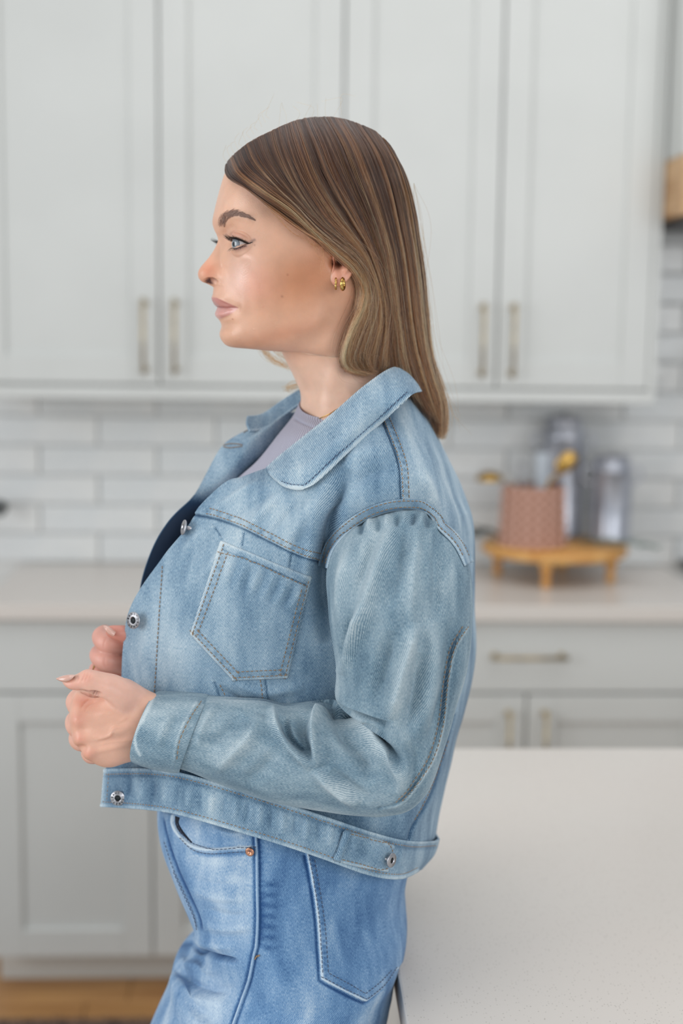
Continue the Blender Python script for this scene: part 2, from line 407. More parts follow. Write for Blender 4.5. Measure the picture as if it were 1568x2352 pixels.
M_sil = mat('grey_silicone', rgb(186, 194, 202), .5)
sho(tube('handle', np.array([(cxx+.012, cyy+.02, zT+.013), s0]), .005, M_steel, sp), sp)
sho(box('blade', s0[0]-.017, s0[0]+.017, s0[1]-.004, s0[1]+.004, s0[2]-.004, s1[2], M_sil, sp, .0035), sp)
# galvanised cans
M_galv = mat('galvanised', rgb(168, 174, 190), .3, .7); add_noise(M_galv, 14, rgb(158, 162, 172), rgb(196, 198, 206), bump=.12, bscale=30)
def can(px0, px1, pyt, pyb, Y, label, side):
    x0, x1 = X(px0, pyb, Y), X(px1, pyb, Y); r = (x1-x0)/2; cx = (x0+x1)/2; h = Z(px0, pyt, Y)-zT
    t = empty('milk_can', (cx, Y, zT)); tag(t, label, 'can', 'galvanised cans behind the crock')
    sho(lathe('can_body', [(0, .001), (r*.96, .001), (r, .006), (r, .012), (r*.97, .015), (r*.97, h*.80), (r*.99, h*.81), (r*.97, h*.82), (r*.93, h*.87), (r*.80, h*.915), (r*.78, h*.94), (r*.82, h*.945)], (cx, Y, zT), M_galv, t), t)
    sho(lathe('lid', [(r*.84, h*.935), (r*.9, h*.94), (r*.9, h*.955), (r*.78, h*.97), (r*.3, h*.985), (r*.12, h*.99), (r*.14, h), (0, h*1.005)], (cx, Y, zT), M_galv, t), t)
    for s in side:
        zz0 = zT+h*.84
        sho(tube('handle', spline([(cx+s*r*.9, Y, zz0), (cx+s*(r+.018), Y, zz0-.002), (cx+s*(r+.022), Y, zz0-.03), (cx+s*r*.95, Y, zz0-.045)], 16), .0034, M_galv, t), t)
can(1238, 1336, 948, 1248, 3.54, 'taller galvanised can behind the crock under the wall cabinet', (-1, 1))
can(1352, 1446, 1040, 1255, 3.47, 'shorter galvanised can with side handle at the right of the riser', (-1, 1))
# greenery
M_leaf = mat('sage_leaf', rgb(112, 136, 128), .55); M_leafd = mat('dark_leaf', rgb(30, 52, 48), .5)
def sprig(name, pts, n, leafL, m, label, seed):
    r = random.Random(seed); t = empty(name, tuple(pts[0])); tag(t, label, 'greenery')
    path = spline(pts, 40); sho(tube('stem', path, .0012, m, t, 6), t)
    for i in range(n):
        f = (i+.5)/n; p = path[int(f*39)]; s = 1 if i % 2 else -1
        d = path[min(39, int(f*39)+2)]-path[max(0, int(f*39)-2)]; d /= np.linalg.norm(d)
        side = np.array([-d[1]*s, d[0]*s, r.uniform(.05, .5)]); dirn = d*.7+side*r.uniform(.5, .9); dirn[2] = max(dirn[2], .03); dirn /= np.linalg.norm(dirn)
        wv = np.cross(dirn, (0, 0, 1)); wv /= np.linalg.norm(wv); nn = np.cross(wv, dirn); L = leafL*r.uniform(.8, 1.15)
        gu = np.linspace(0, 1, 7); wd_ = np.sin(pi*gu**.8)*.2*L
        V = []
        for k2, g2 in enumerate(gu):
            c = p+dirn*L*g2+nn*(-.12*L*g2*g2)
            V += [c-wv*wd_[k2]+nn*.05*L*abs(wd_[k2])/(.2*L), c, c+wv*wd_[k2]+nn*.05*L*abs(wd_[k2])/(.2*L)]
        V = np.array(V); V[:, 2] = np.maximum(V[:, 2], pts[0][2]-.002)
        o = mesh_np('leaf', np.vstack([V, V-nn*.0006]), np.vstack([grid_faces(7, 3), grid_faces(7, 3, off=21)[:, ::-1]]), m, t); sho(o, t)
zl = zT+.012
sprig('eucalyptus_sprig', [np.array([X(1330, 1248, 3.40), 3.40, zl]), np.array([X(1400, 1255, 3.36), 3.35, zl]), np.array([X(1450, 1262, 3.32), 3.31, zl+.004]), np.array([X(1505, 1275, 3.29), 3.28, zl])], 22, .042, M_leaf, 'grey green sprig trailing over the right side of the riser', 4)
sprig('dark_sprig', [np.array([X(1150, 1250, 3.45), 3.45, zl]), np.array([X(1110, 1225, 3.42), 3.42, zl+.02]), np.array([X(1085, 1225, 3.38), 3.38, zl+.012])], 26, .036, M_leafd, 'clump of dark leaves left of the crock, against her back', 9)
# ------------------------------------------------------------------ the woman: shared geometry
YS = 1.32                                   # depth of her head's middle plane
PSI = radians(12)                           # her head turns this far towards the camera
PIV = P(500, 549, YS)
cP, sP = cos(PSI), sin(PSI)
def to_world(L):                            # L = (back, lateral [-near], height)
    L = np.asarray(L, float)
    return np.stack([PIV[0]+L[..., 0]*cP-L[..., 1]*sP, PIV[1]+L[..., 0]*sP+L[..., 1]*cP, PIV[2]+L[..., 2]], -1)
def to_local(Wd):
    d = np.asarray(Wd, float)-PIV
    return np.stack([d[..., 0]*cP+d[..., 1]*sP, -d[..., 0]*sP+d[..., 1]*cP, d[..., 2]], -1)
def sag(px, py):                            # pixel on the middle plane -> local
    px = np.asarray(px, float); Wd = P(px, py, YS)
    for _ in range(6):
        Wd = P(px, py, YS+(Wd[..., 0]-PIV[0])*sP/cP)
    return to_local(Wd)
def at_lat(px, py, lat):                    # pixel at lateral offset (m, + towards camera) -> local
    px = np.asarray(px, float); Wd = P(px, py, YS-np.asarray(lat))
    for _ in range(8):
        L = to_local(Wd); Wd = P(px, py, Wd[..., 1]+(-np.asarray(lat)-L[..., 1])/cP)
    return to_local(Wd)
def pl_dist(px, py, pts):
    """distance to a polyline, signed side, and parameter 0..1"""
    pts = np.asarray(pts, float); best = np.full(px.shape, 1e9); side = np.zeros(px.shape); par = np.zeros(px.shape)
    seg = np.linalg.norm(np.diff(pts, axis=0), axis=1); cum = np.r_[0, np.cumsum(seg)]
    for i in range(len(pts)-1):
        a, b = pts[i], pts[i+1]; d = b-a; L2 = d@d+1e-9
        t = np.clip(((px-a[0])*d[0]+(py-a[1])*d[1])/L2, 0, 1)
        qx, qy = a[0]+t*d[0], a[1]+t*d[1]; dd = np.hypot(px-qx, py-qy); m = dd < best
        best = np.where(m, dd, best); sd = np.sign(d[0]*(py-a[1])-d[1]*(px-a[0]))
        side = np.where(m, sd, side); par = np.where(m, (cum[i]+t*seg[i])/cum[-1], par)
    return best, side, par
def in_poly(px, py, poly):
    poly = np.asarray(poly, float); r = np.zeros(px.shape, bool); n = len(poly)
    for i in range(n):
        x0, y0 = poly[i]; x1, y1 = poly[(i+1) % n]
        c = (y0 > py) != (y1 > py); xi = (x1-x0)*(py-y0)/((y1-y0) if y1 != y0 else 1e-9)+x0
        r ^= c & (px < xi)
    return r
def sdist(px, py, poly):
    d, _, _ = pl_dist(px, py, list(poly)+[poly[0]]); return np.where(in_poly(px, py, poly), -d, d)
def sstep(x, a, b):
    t = np.clip((x-a)/(b-a), 0, 1); return t*t*(3-2*t)
def normals(V, flip=1):
    du = np.gradient(V, axis=1); dv = np.gradient(V, axis=0); n = np.cross(du, dv)
    return flip*n/(np.linalg.norm(n, axis=-1, keepdims=True)+1e-12)

woman = empty('person', (float(PIV[0])+.07, float(PIV[1]), 0))
tag(woman, 'woman in a light denim jacket and jeans, standing in profile with hands together', 'person')
bpy.context.view_layer.update()
WL = Vector(woman.location)
def own(o, parent=None):                    # geometry is made in world space; keep it there under the empty
    o.parent = parent or woman
    if parent is None: o.location = -WL
    return o

# skin ---------------------------------------------------------------
M_skin = bpy.data.materials.new('skin'); M_skin.use_nodes = True
def skin_nodes(m):
    b = m.node_tree.nodes['Principled BSDF']; at = nd(m, 'ShaderNodeAttribute', attribute_name='tone')
    tc = nd(m, 'ShaderNodeTexCoord'); n = nd(m, 'ShaderNodeTexNoise'); n.inputs['Scale'].default_value = 60; n.inputs['Detail'].default_value = 5
    lk(m, tc.outputs['Object'], n.inputs['Vector'])
    mr = nd(m, 'ShaderNodeMapRange'); mr.inputs['To Min'].default_value = .93; mr.inputs['To Max'].default_value = 1.06
    mr.inputs['From Min'].default_value = .3; mr.inputs['From Max'].default_value = .7; lk(m, n.outputs['Fac'], mr.inputs['Value'])
    mx = nd(m, 'ShaderNodeMix', data_type='RGBA', blend_type='MULTIPLY'); mx.inputs['Factor'].default_value = 1
    lk(m, at.outputs['Color'], mx.inputs['A']); cb = nd(m, 'ShaderNodeCombineColor')
    for i in range(3): lk(m, mr.outputs[0], cb.inputs[i])
    lk(m, cb.outputs[0], mx.inputs['B']); lk(m, mx.outputs['Result'], b.inputs['Base Color'])
    b.inputs['Subsurface Weight'].default_value = .35; b.inputs['Subsurface Radius'].default_value = (1, .4, .22); b.inputs['Subsurface Scale'].default_value = .006
    ro = nd(m, 'ShaderNodeAttribute', attribute_name='matte'); lk(m, ro.outputs['Fac'], b.inputs['Roughness'])
    b.inputs['Specular IOR Level'].default_value = .55
    v = nd(m, 'ShaderNodeTexVoronoi'); v.inputs['Scale'].default_value = 900; lk(m, tc.outputs['Object'], v.inputs['Vector'])
    n2 = nd(m, 'ShaderNodeTexNoise'); n2.inputs['Scale'].default_value = 350; lk(m, tc.outputs['Object'], n2.inputs['Vector'])
    ad = nd(m, 'ShaderNodeMath', operation='ADD'); lk(m, v.outputs['Distance'], ad.inputs[0]); lk(m, n2.outputs['Fac'], ad.inputs[1])
    bp = nd(m, 'ShaderNodeBump'); bp.inputs['Strength'].default_value = .10; bp.inputs['Distance'].default_value = .0008
    lk(m, ad.outputs[0], bp.inputs['Height']); lk(m, bp.outputs[0], b.inputs['Normal'])
skin_nodes(M_skin)

# head and neck ------------------------------------------------------
def hsurf(x, y):
    x = np.asarray(x, float); y = np.asarray(y, float); xc = 715.
    D = np.interp(y, [250, 600, 700, 850, 1010], [84, 84, 80, 70, 56])
    xr = np.interp(y, [470, 580, 660, 730, 800, 865, 940, 1010], [963, 977, 984, 990, 996, 1013, 1035, 1037])
    xt = np.where(x > xc, (x-xc)/(xr-xc), (xc-x)/205.); yt = np.where(y < 470, (470-y)/206., 0)
    xt = np.where((x < xc) & (y > 560), 0, xt)
    return D*np.sqrt(np.maximum(0.0, 1-np.clip(xt, 0, 9)**2.5-np.clip(yt, 0, 9)**2.5))/1000
# each key ring: front pixel of the face without nose, back pixel, [(mm behind front, half width mm)...]
SK = [
 ((700, 298), (742, 298), [(0, 0), (2, 8), (6, 12), (10, 13), (60, 13)]),
 ((622, 314), (800, 309), [(0, 0), (4, 18), (12, 30), (25, 38), (45, 42), (200, 42)]),
 ((560, 345), (845, 341), [(0, 0), (3, 18), (10, 31), (25, 44), (45, 54), (70, 60), (200, 60)]),
 ((523, 387), (884, 390), [(0, 0), (2, 15), (6, 25), (14, 37), (28, 49), (45, 57), (70, 65), (100, 70), (200, 70)]),
 ((508, 428), (900, 434), [(0, 0), (1.6, 15), (5, 26), (12, 38), (22, 47), (38, 55), (60, 62), (90, 70), (120, 73), (200, 73)]),
 ((496.5, 476), (908, 490), [(0, 0), (1.2, 16), (4, 27), (9, 37), (18, 46), (30, 53), (50, 60), (75, 67), (110, 73), (200, 73)]),
 ((489, 508), (912, 530), [(0, 0), (1.5, 12), (4, 21), (8, 31), (14, 41), (22, 49), (34, 55), (50, 60), (75, 66), (110, 72), (200, 72)]),
 ((493, 528), (920, 555), [(0, 0), (2, 10), (5, 18), (9, 28), (14, 37), (22, 46), (34, 54), (50, 60), (75, 66), (110, 72), (200, 71)]),
 ((503, 549), (916, 580), [(0, 0), (2, 9), (5, 16), (8, 24), (12, 33), (19, 42), (30, 50), (46, 58), (70, 65), (105, 71), (200, 70)]),
 ((503, 572), (910, 610), [(0, 0), (2, 11), (4, 18), (7, 26), (11, 35), (18, 44), (28, 52), (42, 59), (62, 64), (95, 69), (200, 68)]),
 ((500, 592), (905, 635), [(0, 0), (2, 12), (4, 18), (7, 26), (12, 35), (20, 44), (32, 53), (45, 58.5), (62, 63), (95, 67), (200, 66)]),
 ((497, 623), (898, 670), [(0, 0), (2, 11), (4, 17), (8, 25), (14, 34), (23, 43), (35, 51), (48, 56), (66, 61), (95, 65), (200, 62)]),
 ((494, 645), (892, 700), [(0, 0), (2, 11), (4, 16.5), (8, 24), (14, 32), (23, 41), (35, 49), (48, 54), (66, 59), (95, 63), (200, 59)]),
 ((491, 662), (888, 715), [(0, 0), (1.2, 8), (3, 14), (7, 22), (13, 30), (22, 39), (34, 47), (48, 53), (66, 58), (90, 61), (200, 56)]),
 ((489, 677), (885, 728), [(0, 0), (1, 8), (3, 14), (7, 22), (12, 29), (21, 37.5), (33, 46), (47, 52), (64, 57), (88, 60), (200, 54)]),
 ((486.5, 688), (883, 740), [(0, 0), (1, 7), (3, 13), (7, 20), (12, 26.5), (21, 36), (33, 45), (47, 51), (64, 56), (88, 59), (200, 53)]),
 ((499, 704.5), (880, 755), [(0, 0), (.8, 7), (2.5, 13), (6, 19), (11, 25.5), (19, 34), (31, 43.5), (45, 50), (62, 55), (85, 58), (200, 52)]),
 ((495, 722), (878, 770), [(0, 0), (1, 7), (3, 12.5), (7, 19), (12, 26), (21, 35), (33, 43.5), (47, 50), (64, 54.5), (84, 57), (200, 51)]),
 ((507, 742), (876, 785), [(0, 0), (1, 9), (3, 15), (7, 22), (13, 29), (21, 36.5), (32, 43.5), (45, 49.5), (62, 53.5), (82, 56), (200, 50)]),
 ((505.5, 768), (874, 802), [(0, 0), (1, 8), (3, 13), (8, 21), (15, 29), (24, 36), (36, 42.5), (50, 48), (66, 52), (82, 54), (200, 49)]),
 ((512, 784), (873, 812), [(0, 0), (1.5, 8), (4, 13), (9, 20), (17, 28), (27, 35), (40, 41.5), (54, 46.5), (70, 50.5), (84, 52), (200, 48)]),
 ((522, 793.5), (873, 820), [(0, 0), (2, 8), (5, 13), (11, 19), (20, 26), (32, 33.5), (45, 39.5), (60, 44.5), (74, 48.5), (200, 48)]),
 ((540, 798.5), (873, 826), [(0, 0), (2, 7.5), (6, 13), (14, 19.5), (24, 26), (37, 33), (50, 38.5), (64, 43.5), (80, 47.5), (200, 47)]),
 ((566, 799), (874, 833), [(0, 0), (2, 8), (6, 14), (14, 21), (25, 28.5), (37, 35), (50, 40), (64, 44.5), (78, 48), (200, 48)]),
 ((592, 796), (876, 842), [(0, 0), (2, 9), (5, 15), (11, 22), (20, 30), (31, 37), (44, 43), (58, 47), (74, 50), (200, 49)]),
 ((614, 788.5), (878, 851), [(0, 0), (1.5, 9), (4, 16), (9, 24), (17, 32), (28, 39), (41, 45), (55, 49), (70, 51), (200, 49)]),
 ((630, 786), (881, 860), [(0, 0), (1.5, 10), (4, 17), (9, 26), (16, 33.5), (26, 41), (39, 46.5), (54, 50), (70, 51), (200, 49)]),
 ((640, 791), (884, 868), [(0, 0), (1.5, 10), (4, 18), (9, 27), (16, 35), (26, 42), (39, 47), (54, 50), (70, 51), (200, 49)]),
 ((648, 806), (888, 880), [(0, 0), (1.5, 11), (4, 18), (9, 27), (16, 35), (26, 42), (39, 47), (54, 50), (70, 51), (200, 50)]),
 ((660, 832), (895, 896), [(0, 0), (1.5, 11), (4, 18), (9, 27), (16, 35), (26, 42.5), (39, 48), (54, 51), (200, 51)]),
 ((676, 864), (905, 918), [(0, 0), (1.5, 11), (4, 18), (9, 27), (16, 35), (26, 43), (39, 50), (54, 53), (200, 54)]),
 ((689, 898), (918, 945), [(0, 0), (1.5, 10), (4, 17), (9, 27), (16, 36), (26, 46), (39, 55), (54, 60), (200, 60)]),
 ((693, 935), (935, 975), [(0, 0), (1.5, 12), (4, 22), (9, 35), (16, 48), (26, 60), (39, 70), (54, 76), (200, 74)]),
 ((694, 972), (958, 1010), [(0, 0), (2, 20), (6, 40), (12, 58), (22, 76), (39, 84), (60, 90), (200, 84)]),
 ((672, 1030), (985, 1060), [(0, 0), (2, 30), (8, 62), (18, 74), (34, 88), (60, 96), (80, 96), (200, 90)]),
 ((600, 1150), (1010, 1160), [(0, 0), (3, 35), (12, 60), (30, 76), (60, 84), (90, 84), (200, 80)]),
 ((555, 1280), (1020, 1290), [(0, 0), (6, 50), (20, 60), (45, 72), (90, 76), (200, 72)]),
 ((560, 1420), (1010, 1420), [(0, 0), (6, 45), (25, 60), (50, 70), (90, 72), (200, 66)]),
]
NK = {6: 0, 8: [(0, 0), (1, 4), (3, 6.5), (6, 8.5), (12, 10), (40, 10)]}
# nose keys by pixel height: front pixel, table
NOSE = [
 (536, 496.5, [(0, 0), (1, 4), (3, 7), (6, 9), (12, 10), (60, 10)]),
 (549, 500.5, [(0, 0), (1, 3.6), (3, 6.2), (6, 8.2), (12, 9.6), (60, 10)]),
 (560, 498, [(0, 0), (1, 3.4), (3, 5.6), (6, 7.4), (12, 9.4), (60, 11)]),
 (577, 489.5, [(0, 0), (1, 3.2), (3, 5.4), (6, 7.2), (12, 10), (20, 13), (60, 14)]),
 (592, 479.5, [(0, 0), (1, 3.2), (3, 5.5), (6, 7.3), (12, 10), (20, 13), (28, 15), (60, 16)]),
 (603, 470, [(0, 0), (1, 3.4), (3, 6), (6, 8), (12, 10.4), (20, 13), (30, 15.8), (60, 17)]),
 (613, 461.5, [(0, 0), (1, 4.2), (3, 7), (7, 9.6), (12, 11), (18, 12.8), (26, 16.3), (32, 17), (60, 17)]),
 (624, 455.5, [(0, 0), (1, 5), (3, 8), (7, 10.4), (12, 11.6), (17, 13.2), (23, 16.6), (30, 17.8), (60, 17.8)]),
 (634, 454.8, [(0, 0), (1, 5), (3, 8), (7, 10.4), (12, 11.7), (16, 13), (22, 16.8), (28, 18.2), (60, 18)]),
 (643, 458.5, [(0, 0), (1, 4.7), (3, 7.5), (7, 9.8), (12, 11.3), (16, 13), (21, 16.6), (26, 17.8), (60, 17)]),
 (650, 467.5, [(0, 0), (1, 3.8), (3, 6.2), (6, 8), (9, 9.6), (14, 13.4), (20, 16.6), (24, 17), (60, 15)]),
 (655, 482, [(0, 0), (1, 3.0), (3, 5), (6, 8), (12, 13), (17, 15), (60, 12)]),
 (659, 490, [(0, 0), (1, 2.2), (3, 3), (6, 5), (10, 8), (14, 9), (60, 6)]),
]
OFF = np.linspace(0, .235, 900)             # offset grid in metres
def tab(t):
    t = np.array(t, float)/1000; x = np.sqrt(t[:, 0]); y = t[:, 1]
    g = np.sqrt(OFF); w = np.interp(g, x, y)
    k = np.hanning(41); k /= k.sum(); gs = np.linspace(0, g[-1], 1200); ws = np.interp(gs, x, y)
    ext = np.r_[-ws[60:0:-1], ws, np.full(60, ws[-1])]; ws2 = np.convolve(ext, k, 'same')[60:-60]
    return np.interp(g, gs, ws2)
def crow(keys, t):                          # Catmull-Rom over rows of equal-size arrays
    K = np.asarray(keys, float); i = np.clip(np.floor(t).astype(int), 0, len(K)-2); f = (t-i).reshape(-1, *([1]*(K.ndim-1)))
    g = lambda j: K[np.clip(j, 0, len(K)-1)]
    p0, p1, p2, p3 = g(i-1), g(i), g(i+1), g(i+2)
    return .5*((2*p1)+(-p0+p2)*f+(2*p0-5*p1+4*p2-p3)*f**2+(-p0+3*p1-3*p2+p3)*f**3)
nk = len(SK)
# ring parameter values spaced by how far the rings move
kf = np.array([k[0] for k in SK], float); kb = np.array([k[1] for k in SK], float)
step = np.maximum(np.linalg.norm(np.diff(kf, axis=0), axis=1), 6); step[-4:] *= .25
cumk = np.r_[0, np.cumsum(step)]
NR = 520
tt = np.interp(np.linspace(0, cumk[-1], NR), cumk, np.arange(nk))
Wt = crow([tab(k[2]) for k in SK], tt)
Ff = crow(kf, tt); Bb = crow(kb, tt)
# nose interpolation by pixel height
ny = np.array([n[0] for n in NOSE], float); nt = np.interp(Ff[:, 1], ny, np.arange(len(NOSE)))
nF = np.interp(nt, np.arange(len(NOSE)), [n[1] for n in NOSE])
nFs = crow(np.array([[n[1]] for n in NOSE], float), nt)[:, 0]
nW = crow([tab(n[2]) for n in NOSE], nt)
act = (Ff[:, 1] > 536) & (Ff[:, 1] < 660) & (np.arange(NR) < NR*.7)
NCOL = 300
FL, BL = sag(Ff[:, 0], Ff[:, 1]), sag(Bb[:, 0], Bb[:, 1])
Vh = np.zeros((NR, NCOL, 3))
for i in range(NR):
    f0, b = FL[i], BL[i]; L = np.linalg.norm(b-f0); d = (b-f0)/L
    ext = 0.
    if act[i] and nFs[i] < Ff[i, 0]:
        ext = (sag(Ff[i, 0], Ff[i, 1])[0]-sag(nFs[i], Ff[i, 1])[0])
    s = np.r_[np.linspace(0, 1, 700)**2*(L+ext)]-ext         # measured from the mask front
    wf = np.where(s > 0, np.interp(np.maximum(s, 0), OFF, Wt[i]), 0)
    q = np.clip(s/L, 0, 1); cap = np.where(q > .55, np.sqrt(np.maximum(0, 1-((q-.55)/.45)**2)), 1)
    if i < 45:                                               # crown closes roundly
        pass
    wf = wf*cap
    if ext > 0 or act[i]:
        wn = np.interp(s+ext, OFF, nW[i])*(q < .5)
        fade = sstep(Ff[i, 1], 536, 548)*(1-sstep(Ff[i, 1], 655, 660)); wn = wn*fade
        k = .0022; h = np.clip(.5+.5*(wn-wf)/k, 0, 1); w = wf*(1-h)+wn*h+k*h*(1-h)*np.minimum(1, np.minimum(wf, wn)/.004)
    else: w = wf
    pt = f0+np.maximum(s, 0)[:, None]*d+np.minimum(s, 0)[:, None]*np.array([1., 0, 0])
    C = np.stack([pt[:, 0], -w, pt[:, 2]], 1)
    ds = np.r_[0, np.cumsum(np.linalg.norm(np.diff(C, axis=0), axis=1))]
    u = np.linspace(0, 1, NCOL); u = u-.13*np.sin(2*pi*u)/(2*pi)*2   # denser at the front
    u = np.clip(u, 0, 1); sa = ds[-1]*u
    Vh[i] = np.stack([np.interp(sa, ds, C[:, k2]) for k2 in range(3)], 1)
# the skull stays well inside the hair
def clamp_skull():
    px, py = proj(to_world(Vh).reshape(-1, 3)); px = px.reshape(NR, NCOL); py = py.reshape(NR, NCOL)
    lim = np.maximum(hsurf(px, py)*.93-.011, .001)
    hl = [(505, 392), (523, 408), (545, 421), (588, 457), (656, 499), (706, 540), (745, 566), (790, 598), (830, 640), (880, 700), (960, 860), (1100, 860), (1100, 100), (300, 100), (300, 392)]
    sd = sdist(px, py, hl); m = sstep(-sd, 4, 22)
    w = -Vh[..., 1]; t = np.minimum(w, lim); Vh[..., 1] = -(w*(1-m)+t*m)
# light smoothing along the rings
for _ in range(2):
    Vh[1:-1] = .25*Vh[:-2]+.5*Vh[1:-1]+.25*Vh[2:]
offc = np.linalg.norm(Vh-Vh[:, :1], axis=-1); km = sstep(offc, .022, .045)[1:-1, :, None]
for _ in range(160):
    Vh[1:-1] += km*.25*(Vh[:-2]-2*Vh[1:-1]+Vh[2:])
clamp_skull()
Vh[:, 0, 1] = 0; Vh[:, -1, 1] = 0
def hp():                                   # pixel coordinates of the near half
    return proj(to_world(Vh).reshape(-1, 3))
def hpx():
    a, b = hp(); return a.reshape(NR, NCOL), b.reshape(NR, NCOL)
def hnorm():
    n = normals(Vh, -1); n *= np.where(np.median(n[100:300, 100:200, 1]) > 0, -1, 1); return n
def hbrush(dfun, amp):
    global Vh
    px, py = hpx(); a = amp*dfun(px, py); n = hnorm(); n[:, 0, 1] = 0; n[:, -1, 1] = 0
    Vh = Vh+n*a[..., None]*(np.arange(NCOL) < NCOL*.8)[None, :, None]
G = lambda cx, cy, sx, sy=None, ang=0: (lambda px, py: np.exp(-(((px-cx)*cos(ang)+(py-cy)*sin(ang))/sx)**2-((-(px-cx)*sin(ang)+(py-cy)*cos(ang))/(sy or sx))**2))
def LN(pts, w, taper=.15):
    pts = spline(np.array(pts, float), 30)
    def f(px, py):
        m = (px > pts[:, 0].min()-4*w) & (px < pts[:, 0].max()+4*w) & (py > pts[:, 1].min()-4*w) & (py < pts[:, 1].max()+4*w)
        r = np.zeros(px.shape)
        if m.any():
            d, s, t = pl_dist(px[m], py[m], pts); r[m] = np.exp(-(d/w)**2)*np.clip(np.minimum(t, 1-t)/max(taper, 1e-3)+ (0 if taper > 0 else 1), 0, 1)
        return r
    return f
# nose wing, crease, nostril
hbrush(G(508, 638, 12, 14), .0010)
hbrush(LN([(497, 616), (510, 613), (521, 620), (526.5, 633), (524, 647), (515, 656)], 4.5, .4), -.0006)
hbrush(LN([(499, 652), (506, 654), (514, 653)], 2.6), .0006)
hbrush(lambda px, py: np.exp(-(np.maximum(sdist(px, py, [(471, 645), (478, 640.5), (489, 640.5), (497, 645.5), (493, 650), (482, 650.5), (474, 648.5)]), 0)/1.9)**2), -.0062)
# philtrum, mouth corner, lips
hbrush(G(548, 708, 6, 8), -.0016); hbrush(G(558, 706, 10, 16), .0008)
hbrush(LN([(499, 704.3), (512, 707), (524, 708), (537, 706.8), (547, 707)], 1.7, .12), -.0016)
hbrush(LN([(489, 692), (503, 698), (518, 703), (534, 704.5)], 5, .25), .0010)
hbrush(G(517, 537, 9, 9), -.0012)
hbrush(LN([(496, 720), (510, 721), (524, 717), (536, 712)], 6.5, .25), .0013)
hbrush(LN([(486, 681), (497, 683), (514, 691.5), (536, 702), (545, 705)], 2.0, .2), .0005)
hbrush(LN([(503, 735), (520, 729), (536, 720)], 5, .3), -.0009)
hbrush(G(520, 748, 22, 10, -.2), -.0012)
hbrush(G(535, 775, 22, 16), .0012)
# cheek, orbit, temple
hbrush(G(590, 600, 32, 26, .5), .0022)
hbrush(G(640, 700, 40, 45, -.4), -.0020)
hbrush(LN([(520, 655), (537, 672), (552, 695)], 9, .3), -.0009)
hbrush(G(527, 525, 14, 9), -.0016)
hbrush(LN([(516, 505), (535, 496), (562, 498), (585, 510)], 11, .2), .0022)
hbrush(G(620, 480, 45, 30), -.0016)
hbrush(LN([(530, 575), (548, 580), (570, 572)], 7, .3), -.0010)
hbrush(G(556, 587, 24, 11, .15), .0016); hbrush(G(776, 604, 13, 13), -.013)
px, py = hpx(); km_ = (.9*G(538, 625, 13, 55)(px, py)*(px > 522))[1:-1, 1:-1, None]
for _ in range(60): Vh[1:-1, 1:-1] += km_*.2*(Vh[:-2, 1:-1]+Vh[2:, 1:-1]+Vh[1:-1, :-2]+Vh[1:-1, 2:]-4*Vh[1:-1, 1:-1])
# jaw line
hbrush(LN([(745, 690), (728, 730), (690, 762), (640, 782), (590, 790)], 20, .25), .0016)
hbrush(LN([(770, 735), (735, 775), (690, 803), (655, 808)], 20, .35), -.0014)
# neck muscle
hbrush(LN([(790, 770), (770, 850), (735, 930), (712, 960)], 22, .2), .0022)
hbrush(LN([(740, 830), (715, 890), (700, 935)], 18, .3), -.0014)
# small blemishes
for (x_, y_) in ((647.5, 680), (602, 703), (625, 660), (624.5, 606), (617, 727), (586, 531), (593, 658), (628, 622), (660, 630), (532, 763), (549, 777), (635, 745), (584, 757)):
    hbrush(G(x_, y_, 1.9, 1.9), .00045)

# eye socket: lids follow the eyeball
EYE = [(527.5, 553), (532, 551.2), (538, 550.4), (546, 551.4), (554, 553.8), (561, 556.8), (568, 559.4), (561, 560.8), (554, 563), (547, 566), (540, 568.6), (534, 569), (530.5, 565.5), (528.5, 559)]
EC = at_lat(561.5, 561, .0335); ER = .0118
def conform():
    global Vh
    px, py = hpx(); m = (px > 490) & (px < 620) & (py > 510) & (py < 605) & (Vh[..., 1] < -.012)
    sd = np.full(px.shape, 99.); sd[m] = sdist(px[m], py[m], EYE)
    D = Vh-EC; r = np.linalg.norm(D, axis=-1); u = D/r[..., None]
    lid = ER+.0024+.0006*np.exp(-((py-543)/8)**2)
    inner = np.where(sd < 0, ER+.0012-.004*sstep(-sd, .2, 2.0), lid)
    k = 1-sstep(sd, 1.5, 17); k *= m
    tgt = EC+u*inner[..., None]
    Vh = Vh*(1-k[..., None])+tgt*k[..., None]
    D = Vh-EC; r = np.linalg.norm(D, axis=-1); u = D/r[..., None]; mn = ER+.0022
    fix = m & (sd > 1.2) & (sd < 60) & (r < mn) & (Vh[..., 1] < EC[1]+.004)
    Vh = np.where(fix[..., None], EC+u*mn, Vh)
conform()
hbrush(LN([(527, 545), (530, 538), (535, 533.5), (544, 533.5), (553, 536.5), (562, 541), (572, 547)], 1.6, .12), -.0011)
hbrush(LN([(530, 541), (535, 538), (544, 538), (553, 541), (562, 546)], 2.4, .2), .0006)
hbrush(LN([(536, 575), (546, 573.5), (558, 569), (568, 564)], 2.2, .2), .0005)
hbrush(LN([(533, 580), (545, 581), (560, 576), (572, 569)], 2.2, .2), -.0003)

